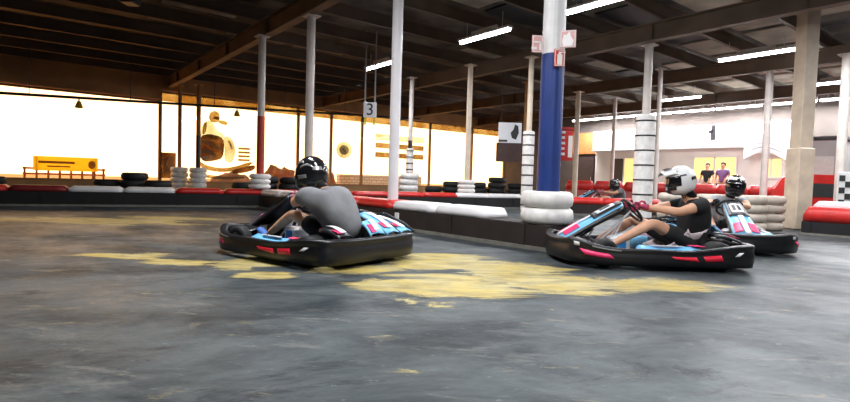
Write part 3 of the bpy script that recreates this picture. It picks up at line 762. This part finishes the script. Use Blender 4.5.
def make_kart(label, loc, rz, accent=PINK, seatm=None):
    t = thing('go_kart', label, 'go-kart', loc, rz); t.scale = (.925, .925, .96)
    n = len(RP); k = len(SEC); g = G()
    v = [ringpt(i, o, z) for i in range(n) for o, z in SEC]
    f = [(i*k+j, ((i+1) % n)*k+j, ((i+1) % n)*k+(j+1) % k, i*k+(j+1) % k) for i in range(n) for j in range(k)]
    g.add(v, f); bump = g.build('bumper', BLACK, t, smooth=True)
    # stickers on the bumper
    def sticker(x0, x1, y, z0, z1, skew, m, name='sticker', taper=0.):
        a = nearest(x0, y); b = nearest(x1, y); m_ = 10; rows = []
        for q in range(m_+1):
            s = q/m_; top = a+(b-a)*s; row = []
            for (zf, sk) in ((z0+taper*(1-s), 0), ((z0+z1)/2+taper*(1-s)*.5, skew/2), (z1, skew)):
                fi = top+sk; row.append(ringat(fi, outer(0, zf)+.004, zf))
            rows.append(row)
        g = G(); g.grid(rows); o = g.build(name, m, bump, smooth=True, solid=.002)
    for sd in (1, -1):
        sg = 1 if sd > 0 else -1
        sticker(-.36, -.53, .69*sd, .36, .66, -.4*sg, REDS); sticker(-.11, -.29, .69*sd, .36, .64, -.45*sg, REDS, taper=.14)
        sticker(.76, .50, .62*sd, .40, .64, -1.*sg, accent, taper=0.); sticker(.935, .88, .42*sd, .5, .72, 0, accent)
        sticker(.86, .78, .52*sd, .72, .88, 0, KWHITE, 'logo_sticker')
        sticker(.70, .45, .64*sd, .83, .90, 0, mat('grey_print', (.35, .35, .36)), 'logo_sticker'); sticker(-.66, -.72, .68*sd, .55, .7, 1, KWHITE, 'logo_sticker')
    # floor pan and frame
    g = G(); g.prism([(.88, .25), (.7, .36), (.3, .42), (-.5, .42), (-.88, .38), (-.88, -.38), (-.5, -.42), (.3, -.42), (.7, -.36), (.88, -.25)], .012, Matrix.Translation((0, 0, .05)))
    g.build('floor_pan', DSTEEL, t)
    g = G()
    for sd in (1, -1):
        g.tube([(.88, .22*sd, .09), (.6, .30*sd, .09), (.2, .40*sd, .09), (-.5, .42*sd, .09), (-.9, .40*sd, .12)], .016, 8)
        g.tube([(.45, .40*sd, .09), (.45, .60*sd, .12), (-.35, .60*sd, .12), (-.38, .42*sd, .09)], .013, 8)
        g.tube([(.62, .30*sd, .09), (.60, .12*sd, .24), (.50, 0, .34)], .012, 8)
    g.tube([(-.9, -.40, .12), (-.9, .40, .12)], .016, 8); g.tube([(.35, -.4, .09), (.35, .4, .09)], .016, 8)
    g.build('frame', DSTEEL, t, smooth=True)
    # side pods
    for sd in (1, -1):
        g = G(); rows = []
        for i in range(13):
            s = i/12; x = .26-.72*s; w0 = .42+.02*math.sin(PI*s); zz = .185-.02*math.sin(PI*s)
            e = min(1, math.sin(PI*s)*3+.3)
            rows.append([(x, w0*sd, .08), (x, (w0+.02)*sd, zz*e+.03), (x, (w0+.08)*sd, zz*e+.055), (x, .60*sd, zz*e+.02), (x, .635*sd, zz*e)])
        g.grid(rows); p = g.build('side_pod', LBLUE, t, smooth=True, solid=.01)
        g = G(); g.prism([(-.30, -.05), (-.42, -.07), (-.44, .06), (-.34, .04)], .004, Matrix(((1, 0, 0, 0), (0, 1, 0, .53*sd), (0, 0, 1, .236), (0, 0, 0, 1)))); g.build('pod_sticker', accent, p)
        g = G(); g.prism([(.1, -.03), (-.2, -.03), (-.24, .01), (.06, .01)], .004, Matrix(((1, 0, 0, 0), (0, 1, 0, .55*sd), (0, 0, 1, .230), (0, 0, 0, 1)))); g.build('pod_stripe', KWHITE, p)
    # wheels
    Rx = Matrix.Rotation(PI/2, 3, 'X')
    for x, y, R, w, st in ((.55, .49, .14, .13, .25), (.55, -.49, .14, .13, .25), (-.60, .50, .14, .20, 0), (-.60, -.50, .14, .20, 0)):
        M = Matrix.Rotation(st, 3, 'Z') @ Rx
        g = G(); g.lathe([(R*.5, -w/2+.01), (R*.55, -w/2), (R*.88, -w/2+.004), (R*.98, -w/2+.025), (R, 0), (R*.98, w/2-.025), (R*.88, w/2-.004), (R*.55, w/2), (R*.5, w/2-.01)], (x, y, R+.003), 24, M, closed=True)
        wh = g.build('wheel', RUBBER, t, smooth=True)
        g = G(); g.lathe([(.02, -w/2-.01), (R*.3, -w/2+.0), (R*.45, -w/2+.02), (R*.52, -w/2+.005), (R*.52, w/2-.005), (R*.45, w/2-.02), (R*.3, w/2), (.02, w/2+.01)], (x, y, R+.003), 20, M); g.build('rim', STEEL, wh, smooth=True)
    g = G(); g.tube([(-.60, -.5, .143), (-.60, .5, .143)], .018, 10); g.build('rear_axle', STEEL, t)
    # front fairing
    g = G(); rows = []
    for i in range(11):
        s = i/10; x = .90-.68*s; z = .235+.38*s**.92; w = .155-.045*s
        rows.append([(x+.02, -w-.012, z-.07*(.3+.7*s)), (x, -w, z-.012), (x-.004, -w*.6, z+.012), (x-.006, 0, z+.02), (x-.004, w*.6, z+.012), (x, w, z-.012), (x+.02, w+.012, z-.07*(.3+.7*s))])
    g.grid(rows); fa = g.build('front_fairing', LBLUE, t, smooth=True, solid=.008)
    def fp(s, w_, up):
        x = .90-.68*s; z = .235+.38*s**.92; w = (.155-.045*s)*w_
        return (x+.0, w, z+.02-.03*abs(w_)**2+up)
    def fpatch(s0, s1, w0, w1, m, name, up=.012):
        g = G(); g.grid([[fp(s0+(s1-s0)*i/8, w0+(w1-w0)*j/6, up) for j in range(7)] for i in range(9)]); return g.build(name, m, fa, smooth=True, solid=.003)
    fpatch(.52, .98, -.97, .97, BLACK, 'number_panel', .016)
    o = fpatch(.60, .88, -.62, .62, KWHITE, 'number_plate', .021)
    fpatch(.66, .82, -.42, -.1, BLACK, 'plate_mark', .026); fpatch(.66, .82, .1, .42, BLACK, 'plate_mark', .026)
    fpatch(.0, .52, -.22, .22, KWHITE, 'fairing_stripe', .014); fpatch(.06, .30, -.95, -.3, accent, 'fairing_sticker', .015); fpatch(.06, .30, .3, .95, accent, 'fairing_sticker', .015)
    for sd in (1, -1):
        g = G(); rows = []
        for i in range(9):
            s = i/8; x = .88-.66*s; z = .215+.38*s**.92; w = (.169-.045*s)*sd
            rows.append([(x+.0, w, z+.005), (x-.01, w*1.03, z-.035-.03*s)])
        g.grid(rows); g.build('fairing_edge', BLACK, fa, smooth=True, solid=.006)
    g = G(); g.grid([[(.88-.66*s, (.165-.045*s)*q, .205+.38*s**.92) for q in (-1, -.5, 0, .5, 1)] for s in [i/8 for i in range(9)]]); g.build('fairing_lining', BLACK, fa, smooth=True, solid=.006)
    # nose box between fairing and bumper
    g = G(); rows = []
    for i in range(7):
        s = i/6; x = .91-.30*s
        rows.append([(x, -.42+.05*s, .12), (x, -.38+.04*s, .235-.03*s), (x, -.2, .255-.02*s), (x, .2, .255-.02*s), (x, .38-.04*s, .235-.03*s), (x, .42-.05*s, .12)])
    g.grid(rows); g.build('nose_cover', mat('nose_dark', (.02, .02, .022), .3, noise=.2), t, smooth=True, solid=.01)
    # steering
    g = G(); g.tube([(.52, 0, .12), (.09, 0, .535)], .012, 8); g.tube([(.36, .05, .1), (.18, .03, .46)], .009, 8); g.tube([(.36, -.05, .1), (.18, -.03, .46)], .009, 8); g.build('steering_column', KWHITE, t)
    ax = Vector((-.46, 0, .41)).normalized(); M = ax.to_track_quat('Z', 'Y').to_matrix()
    g = G(); g.ring((0, 0, 0), .145, .016, n=28, M=M); g.add([], [])
    for a in (0, 2*PI/3, 4*PI/3):
        d = M @ Vector((math.cos(a), math.sin(a), 0)); g.tube([(0, 0, 0), d*.14], .012, 8)
    g.v = [(x+.08, y, z+.545) for x, y, z in g.v]
    sw = g.build('steering_wheel', BLACK, t, smooth=True)
    g = G(); g.lathe([(.045, 0), (.05, .012), (.03, .024)], (.08, 0, .545), 16, M); g.build('wheel_hub', accent, sw)
    # fuel tank, pedals
    g = G(); g.box((.22, 0, .17), (.22, .20, .20), ch=.03); ft = g.build('fuel_tank', KWHITE, t)
    for sd in (1, -1): g = G(); g.box((.22, .103*sd, .19), (.1, .006, .09)); g.build('tank_label', mat('mid_blue', (.05, .3, .75), .3, noise=.05), ft)
    for sd in (1, -1):
        g = G(); g.tube([(.62, .16*sd, .07), (.60, .16*sd, .22)], .010, 8); g.box((.60, .16*sd, .235), (.02, .09, .06)); g.build('pedal', STEEL, t)
    # seat
    prof = [(-.14, .13), (-.24, .095), (-.36, .078), (-.48, .078), (-.58, .11), (-.64, .17), (-.68, .24), (-.71, .31), (-.73, .37)]
    rows = []
    for i, (x, z) in enumerate(prof):
        s = i/(len(prof)-1); row = []; hw = .215+.03*math.sin(PI*s)-.03*max(0, s-.8)*5; lip = .04+.27*math.sin(PI*min(1, s*1.02))**1.3
        tx = prof[min(i+1, 8)][0]-prof[max(i-1, 0)][0]; tz = prof[min(i+1, 8)][1]-prof[max(i-1, 0)][1]; ln = math.hypot(tx, tz); nx, nz = tz/ln, -tx/ln
        for j in range(-6, 7):
            a = j/6; l = lip*abs(a)**3.2; row.append((x+nx*l, a*hw, z+nz*l))
        rows.append(row)
    g = G(); g.grid(rows); g.build('seat', seatm or SEATM, t, smooth=True, solid=.010)
    # engine (right rear) and covers
    g = G(); g.box((-.42, -.33, .17), (.26, .16, .16), ch=.02)
    for q in range(6): g.box((-.42, -.33, .27+q*.018), (.20-.006*q, .15, .008))
    g.box((-.42, -.33, .31), (.12, .09, .13), ch=.01); en = g.build('engine', DSTEEL, t)
    g = G(); g.tube([(-.5, -.36, .25), (-.60, -.36, .27), (-.72, -.34, .25), (-.84, -.32, .2)], .03, 12); g.build('exhaust', STEEL, en, smooth=True)
    def cover(y0, y1, x0, z0, x1, z1, name, m, lab=None):
        g = G(); rows = []
        for i in range(7):
            s = i/6; x = x0+(x1-x0)*s; z = z0+(z1-z0)*s+.02*math.sin(PI*s)
            rows.append([(x-.01, y0, z-.03), (x, y0+.015, z), (x, (y0+y1)/2, z+.012), (x, y1-.015, z), (x-.01, y1, z-.03)])
        g.grid(rows); c = g.build(name, m, t, smooth=True, solid=.008)
        g = G(); ym = (y0+y1)/2; g.grid([[(x0+(x1-x0)*s, ym-.035, z0+(z1-z0)*s+.02*math.sin(PI*s)+.024) , (x0+(x1-x0)*s, ym+.035, z0+(z1-z0)*s+.02*math.sin(PI*s)+.024)] for s in (.15, .3, .45, .6, .75, .9)]); g.build('cover_stripe', KWHITE, c, solid=.003)
        g = G(); g.box((x0*.25+x1*.75, y1-.045, z0*.25+z1*.75+.026), (.10, .06, .006), Matrix.Rotation(math.atan2(z0-z1, x1-x0), 3, 'Y')); g.build('cover_sticker', accent, c)
        return c
    cover(-.62, -.44, -.40, .40, -.90, .285, 'engine_cover', LBLUE); cover(-.38, -.19, -.52, .45, -.93, .29, 'rear_cover', LBLUE); cover(-.13, .08, -.82, .40, -.955, .29, 'rear_cover', LBLUE)
    cover(.26, .44, -.62, .34, -.90, .285, 'rear_cover', mat('cover_dark', (.03, .03, .035), .3, noise=.2))
    for y in (-.63, -.40, -.17):
        g = G(); g.tube([(-.36, y, .30), (-.40, y, .42), (-.52, y, .43), (-.80, y, .34), (-.92, y, .27)], .014, 8); g.build('cover_rail', BLACK, t, smooth=True)
    g = G(); g.tube([(-.38, -.62, .415), (-.46, -.3, .47), (-.50, -.12, .47)], .014, 8); g.tube([(-.93, -.45, .24), (-.93, .45, .24)], .022, 10); g.build('rear_bar', DSTEEL, t, smooth=True)
    return t

# ------------------------------------------------------------------ helmet
def helmet(parent, pos, tilt, yaw, shellm, dec, peak=False, hs=1.):
    R = (.150*hs, .128*hs, .148*hs)
    def fn(d):
        k = Vector((1, 1, 1))
        if d.z < 0: k.z = 1.0+.08*(1 if d.x > 0 else .3)
        if d.x > 0 and d.z < .1: k.x = 1+.22*min(1, (.1-d.z)*1.6)*min(1, d.x*2)
        if d.z < -.35: w = 1+ (d.z+.35)*-.35; k.x *= w; k.y *= w
        return k
    M = Matrix.Rotation(yaw, 3, 'Z') @ Matrix.Rotation(tilt, 3, 'Y')
    def P(a, e, s=1.):
        d = Vector((math.cos(e)*math.cos(a), math.cos(e)*math.sin(a), math.sin(e))); k = fn(d)
        return Vector(pos)+M @ Vector((d.x*R[0]*k.x*s, d.y*R[1]*k.y*s, d.z*R[2]*k.z*s))
    g = G(); n, m = 28, 18
    v = [P(2*PI*i/n, -1.22+(PI/2+1.22)*j/m) for j in range(m+1) for i in range(n)]
    g.add(v, [(j*n+i, j*n+(i+1) % n, j*n+n+(i+1) % n, j*n+n+i) for j in range(m) for i in range(n)]+[tuple(reversed(range(n)))])
    sh = g.build('helmet', shellm, parent, smooth=True)
    def patch(a0, a1, e0, e1, m, name, s=1.02, bend=0.):
        g = G(); g.grid([[P(a0+(a1-a0)*i/14, e0+(e1-e0)*j/6+bend*math.sin(PI*i/14), s) for j in range(7)] for i in range(15)])
        return g.build(name, m, sh, smooth=True, solid=.003)
    patch(-1.2, 1.2, -.30, .36, mat('visor', (.008, .008, .01), .08, coat=.5), 'visor', 1.02)
    patch(-.45, .45, -.78, -.50, BLACK, 'chin_vent', 1.015)
    for a0, a1, e0, e1, b in dec[1]:
        patch(a0, a1, e0, e1, dec[0], 'helmet_graphic', 1.014, b); patch(-a0, -a1, e0, e1, dec[0], 'helmet_graphic', 1.014, b)
    if peak:
        g = G(); rows = []
        for i in range(6):
            s = i/5; rows.append([Vector(pos)+M @ Vector((.07+.125*s, (.11-.03*s)*q, .128+.03*s*(1-s)-.01*s-.05*abs(q)**2)) for q in (-1, -.6, 0, .6, 1)])
        g.grid(rows); g.build('helmet_peak', shellm, sh, smooth=True, solid=.008)
        g = G(); rows = []
        for i in range(5):
            s = .15+.6*i/4; rows.append([Vector(pos)+M @ Vector((.07+.125*s, (.05-.02*s)*q, .138+.03*s*(1-s)-.01*s)) for q in (-1, 0, 1)])
        g.grid(rows); g.build('peak_marking', BLACK, sh, smooth=True, solid=.004)
    return sh

# ------------------------------------------------------------------ driver
def glove(parent, wrist, grip, sd, m, name='glove'):
    """palm with five fingers closed around the steering wheel rim"""
    w = Vector(wrist); gp = Vector(grip); d = (gp-w).normalized()
    up = Vector((0, 0, 1)); rim = Vector((.25*sd*-1, 0, 1)).normalized()   # direction of the rim at the grip, roughly upright
    rim = (rim-d*rim.dot(d)).normalized(); pn = d.cross(rim).normalized()   # palm normal
    if pn.y*sd > 0: pn = -pn                                                # towards kart centre
    verts = [(*w, .036), (*(w+d*.03), .034), (*(w+d*.065), (.040, .026)), (*(w+d*.095), (.040, .024))]
    ed = [(0, 1), (1, 2), (2, 3)]
    o = skin(name, verts, ed, m, parent, 2)
    # fingers as short tapered chains merged in the same glove
    g = G(); base = w+d*.09
    for k, ln in enumerate((.9, 1., .95, .78)):
        b = base+rim*(.030-.020*k); L = .028*ln
        p = [b, b+d*L, b+d*(L*1.7)+pn*L*.6, b+d*(L*1.7)+pn*L*1.4, b+d*(L*.9)+pn*L*1.8]
        g.tube([q.copy() for q in p], [.0105, .0105, .0100, .0095, .007], 8)
    b = w+d*.045+rim*.028
    g.tube([b, b+rim*.02+pn*.012+d*.012, b+rim*.024+pn*.03+d*.03, b+rim*.016+pn*.045+d*.045], [.013, .012, .011, .008], 8)
    f = g.build('glove_fingers', m, None, smooth=True)
    import bmesh
    bm = bmesh.new(); bm.from_mesh(o.data); bm.from_mesh(f.data); bm.to_mesh(o.data); bm.free(); bpy.data.objects.remove(f)
    for p_ in o.data.polygons: p_.use_smooth = True
    return o
def make_driver(label, loc, rz, shirtm, shortm, shellm, dec, peak, glovem, shoem, lean=0., side=0., yaw=0., skinm=SKIN, sleeve=.5, bulk=1., fwd=0., hz=0., hs=1.):
    t = thing('person', label, 'person', loc, rz)
    b = bulk
    ch = Vector((-.66+fwd*.8, side*.7, .52)); nk = Vector((-.615+fwd, side, .655)); hd = Vector((-.50+fwd, side*1.15, .80+hz))
    S = {s: Vector((-.62+fwd, side+.185*s*b, .60)) for s in (1, -1)}
    gr = {s: Vector((-.02, .148*s, .575)) for s in (1, -1)}
    wr = {s: Vector((-.115, .165*s, .565)) for s in (1, -1)}
    el_ = {s: Vector((-.36+fwd*.4, side*.4+.275*s, .53)) for s in (1, -1)}
    hp = {s: Vector((-.56, .10*s, .205)) for s in (1, -1)}
    kn = {s: Vector((-.13, .215*s, .415)) for s in (1, -1)}
    an = {s: Vector((.25, .20*s, .195)) for s in (1, -1)}
    hl = {s: Vector((.28, .20*s, .135)) for s in (1, -1)}
    to = {s: Vector((.44, .19*s, .23)) for s in (1, -1)}
    V = [(-.62, 0, .215, (.14*b, .11)), (-.66+fwd*.3, side*.3, .36, (.135*b, .105*b)), (*ch, (.155*b, .115*b)), (*nk, .06), (*hd, (.078, .088)), (hd.x+.01, hd.y, hd.z+.07, .06)]
    E = [(0, 1), (1, 2), (2, 3), (3, 4), (4, 5)]
    for s in (1, -1):
        k = len(V)
        V += [(*S[s], .066), (*S[s].lerp(el_[s], .5), .056), (*el_[s], .046), (*el_[s].lerp(wr[s], .4), .046), (*wr[s], .030), (*wr[s].lerp(gr[s], .5), .026)]
        E += [(2, k), (k, k+1), (k+1, k+2), (k+2, k+3), (k+3, k+4), (k+4, k+5)]
        k = len(V)
        V += [(*hp[s], .09), (*hp[s].lerp(kn[s], .5), .078), (*kn[s], .056), (*kn[s].lerp(an[s], .35), .054), (*an[s], .034), (*hl[s], .036), (*to[s], .028)]
        E += [(0, k), (k, k+1), (k+1, k+2), (k+2, k+3), (k+3, k+4), (k+4, k+5), (k+5, k+6)]
    body = skin('body', V, E, skinm, t, 2)
    # face on the head
    g = G(); M = Matrix.Rotation(yaw, 3, 'Z')
    g.ell(hd+M @ Vector((.088, 0, .0)), (.016, .012, .022), 8, 6); g.build('nose', skinm, body, smooth=True)
    # shirt
    V = [(-.63, 0, .20, (.17*b, .145)), (-.665+fwd*.3, side*.3, .36, (.172*b, .150*b)), (*ch, (.178*b, .140*b)), (nk.x-.01, nk.y, nk.z-.01, .088)]
    E = [(0, 1), (1, 2), (2, 3)]
    for s in (1, -1):
        k = len(V); V += [(*S[s], .084*b), (*S[s].lerp(el_[s], sleeve*.55), .068), (*S[s].lerp(el_[s], sleeve), .060)]
        E += [(2, k), (k, k+1), (k+1, k+2)]
    sh = skin('shirt', V, E, shirtm, t, 2)
    V = [(-.62, 0, .20, (.16*b, .125))]; E = []
    for s in (1, -1):
        k = len(V); V += [(*hp[s], .108), (*hp[s].lerp(kn[s], .45), .098), (*hp[s].lerp(kn[s], .78), .082)]; E += [(0, k), (k, k+1), (k+1, k+2)]
    skin('shorts', V, E, shortm, t, 2)
    for s in (1, -1):
        a, h, q = an[s], hl[s], to[s]
        skin('shoe', [(a.x+.01, a.y, a.z-.0, .044), (h.x, h.y, h.z-.0, .046), (*h.lerp(q, .5), (.048, .040)), (*q, (.042, .032))], [(0, 1), (1, 2), (2, 3)], shoem, t, 2)
        glove(t, wr[s], gr[s], s, glovem)
    helmet(t, hd+Vector((.0, 0, .02)), .12+lean, yaw, shellm, dec, peak, hs)
    # neck collar / balaclava
    g = G(); g.tube([nk+Vector((-.01, 0, -.01)), nk.lerp(hd, .5), nk.lerp(hd, .85)], [.066, .066, .075], 14); g.build('neck_tube', BLACK, t, smooth=True)
    return t
GREY = mat('grey_shirt', (.20, .205, .215), .85, noise=.25, nscale=7, bump=.3)
BLKC = mat('black_cloth', (.012, .012, .013), .9, noise=.4, nscale=8, bump=.2)
HB = mat('helmet_black', (.012, .012, .013), .15, coat=.6, noise=.2); HW = mat('helmet_white', (.85, .85, .84), .18, coat=.5, noise=.04)
SILV = mat('helmet_silver', (.55, .55, .56), .25, .6, noise=.3, nscale=30)
GLP = mat('pink_glove', (.65, .06, .14), .7, col2=(.06, .01, .02), nscale=18); GLR = mat('red_glove', (.5, .09, .12), .7, col2=(.45, .3, .32), nscale=24)
SHB = mat('blue_shoe', (.05, .16, .5), .6, noise=.4, nscale=20); SHG = mat('grey_shoe', (.06, .06, .065), .6, noise=.4, nscale=20); SHT = mat('tan_shoe', (.3, .2, .12), .6, noise=.3)
def ang(X, Y): return math.atan2(Y, X)+HEAD0

p1 = N(-1.13, 5.14); a1 = ang(-.80, .60)
k1 = make_kart('black bumpered kart with light blue and pink panels at left, driven by the grey shirt', p1, a1, seatm=BLACK)
h1 = Vector((math.cos(a1), math.sin(a1), 0)); l1 = Vector((-h1.y, h1.x, 0))
d1 = make_driver('person in grey t-shirt and black helmet driving the left kart, seen from behind', p1+h1*.085+l1*.03, a1, GREY, BLKC, HB, (SILV, [(.9, 1.7, .55, .72, .1), (1.5, 2.3, .28, .40, .12), (2.3, 2.9, .1, .3, 0), (.5, 1.2, .8, .95, 0), (1.3, 1.9, -.3, -.1, 0)]), False, GLR, SHB, yaw=.1, side=.19, fwd=.12, bulk=1.16, hz=-.02, hs=1.08)
p2 = N(2.20, 5.34); a2 = ang(-1., -.02)
k2 = make_kart('kart with light blue fairing and black bumper in side view right of centre', p2, a2)
d2 = make_driver('person in black t-shirt and white peaked helmet driving the right kart', p2+Vector((math.cos(a2), math.sin(a2), 0))*.08, a2, BLKC, BLKC, HW, (BLACK, [(.35, 1.0, .55, .78, 0), (1.15, 1.6, .30, .42, .0), (1.9, 2.5, -.1, .12, .05), (.2, .9, -.55, -.3, 0)]), True, GLP, SHG, lean=.10, fwd=.0, hz=.03, bulk=1.06)
p3 = N(3.97, 6.85); a3 = ang(-.22, -.97)
k3 = make_kart('kart turned towards the camera behind the right kart, at the right edge', p3, a3)
d3 = make_driver('person in grey top and dark helmet with white crown driving the rear kart', p3+Vector((math.cos(a3), math.sin(a3), 0))*.08, a3, mat('light_grey_shirt', (.30, .31, .32), .85, noise=.2), BLKC, HB, (HW, [(.2, 2.4, .62, 1.0, 0)]), False, BLKC, SHT, side=.20)
p4 = N(5.2, 15.6); a4 = ang(-1., -.1)
def clone(o, label, loc, rz):
    c = copy_tree(o); c.location = loc; c.rotation_euler = (0, 0, rz); c['label'] = label; return c
clone(k2, 'distant kart behind the red blocked barrier, left of the white padded pole', p4, a4)
clone(d1, 'person in dark helmet driving the distant kart behind the red barrier', p4, a4)

# ------------------------------------------------------------------ spectators by the office
def standing(label, loc, rz, shirtm, hairm):
    t = thing('person', label, 'person', loc, rz)
    V = [(0, 0, .95, (.15, .11)), (0, 0, 1.15, (.13, .10)), (0, 0, 1.35, (.16, .11)), (0, 0, 1.49, .055), (.02, 0, 1.60, (.075, .09)), (.02, 0, 1.68, .065)]; E = [(i, i+1) for i in range(5)]
    for s in (1, -1):
        k = len(V); V += [(0, .18*s, 1.41, .058), (0, .25*s, 1.14, .042), (.10, .24*s, .92, .028), (.13, .235*s, .84, .032)]; E += [(2, k), (k, k+1), (k+1, k+2), (k+2, k+3)]
        k = len(V); V += [(0, .10*s, .88, .09), (.01, .11*s, .48, .058), (0, .11*s, .09, .038), (.15, .12*s, .035, .034)]; E += [(0, k), (k, k+1), (k+1, k+2), (k+2, k+3)]
    b = skin('body', V, E, SKIN, t, 2)
    g = G()
    for sy in (.03, -.03): g.ell((.105, sy, 1.63), (.01, .012, .008), 8, 6)
    g.ell((.10, 0, 1.565), (.008, .022, .007), 8, 6); g.build('eyes_and_mouth', BLACK, b, smooth=True)
    g = G(); g.ell((.112, 0, 1.605), (.016, .012, .022), 8, 6); g.build('nose', SKIN, b, smooth=True)
    for s in (1, -1):
        g = G()
        for q in range(4): g.tube([(.13+.018*q, .235*s, .845), (.135+.02*q, .232*s, .80), (.14+.014*q, .225*s, .765)], [.010, .009, .007], 6)
        g.tube([(.17, .23*s, .86), (.20, .22*s, .83), (.20, .215*s, .80)], [.011, .010, .008], 6); g.build('fingers', SKIN, b, smooth=True)
    g = G(); g.ell((.0, 0, 1.645), (.105, .095, .10), 16, 10, fn=lambda d: Vector((1, 1, 1)) if (d.x < .3 or d.z > .35) else Vector((.6, .8, .8))); g.build('hair', hairm, t, smooth=True)
    V = [(0, 0, .93, (.165, .125)), (0, 0, 1.15, (.15, .118)), (0, 0, 1.35, (.175, .128)), (0, 0, 1.44, .075)]; E = [(0, 1), (1, 2), (2, 3)]
    for s in (1, -1):
        k = len(V); V += [(0, .18*s, 1.41, .072), (0, .22*s, 1.25, .060)]; E += [(2, k), (k, k+1)]
    skin('shirt', V, E, shirtm, t, 2)
    V = [(0, 0, .93, (.16, .12))]; E = []
    for s in (1, -1):
        k = len(V); V += [(0, .10*s, .86, .10), (.01, .11*s, .48, .075), (0, .11*s, .12, .060)]; E += [(0, k), (k, k+1), (k+1, k+2)]
    skin('trousers', V, E, BLKC, t, 2)
HAIR = mat('dark_hair', (.02, .013, .01), .6, noise=.3, nscale=30)
a = onwall(707.5, 170, 0, 16.6); standing('person with dark hair standing before the lit office window, left of two', (a.x, a.y, 0), PI, BLKC, HAIR)
a = onwall(723, 170, 0, 16.0); standing('person in purple top standing before the office window, right of two', (a.x, a.y, 0), PI, mat('purple_top', (.2, .1, .25), .8, noise=.2), HAIR)

# ------------------------------------------------------------------ world: hazy low sun beyond the window wall
w = bpy.data.worlds.new('world'); bpy.context.scene.world = w; w.use_nodes = True; nt = w.node_tree
bg = nt.nodes['Background']; tc = nt.nodes.new('ShaderNodeTexCoord'); sp = nt.nodes.new('ShaderNodeSeparateXYZ'); nt.links.new(tc.outputs['Generated'], sp.inputs[0])
mr = nt.nodes.new('ShaderNodeMapRange'); mr.inputs[1].default_value = -.2; mr.inputs[2].default_value = .6; nt.links.new(sp.outputs['Y'], mr.inputs[0])
mxn = nt.nodes.new('ShaderNodeMix'); mxn.data_type = 'RGBA'; nt.links.new(mr.outputs[0], mxn.inputs['Factor'])
mxn.inputs[6].default_value = (.6, .75, 1., 1); mxn.inputs[7].default_value = (3.9, 2.5, 1.5, 1); nt.links.new(mxn.outputs[2], bg.inputs['Color']); bg.inputs['Strength'].default_value = 1.

vs = bpy.context.scene.view_settings
vs.view_transform = 'Standard'; vs.look = 'None'; vs.exposure = 0.; vs.gamma = 1.; vs.use_curve_mapping = False
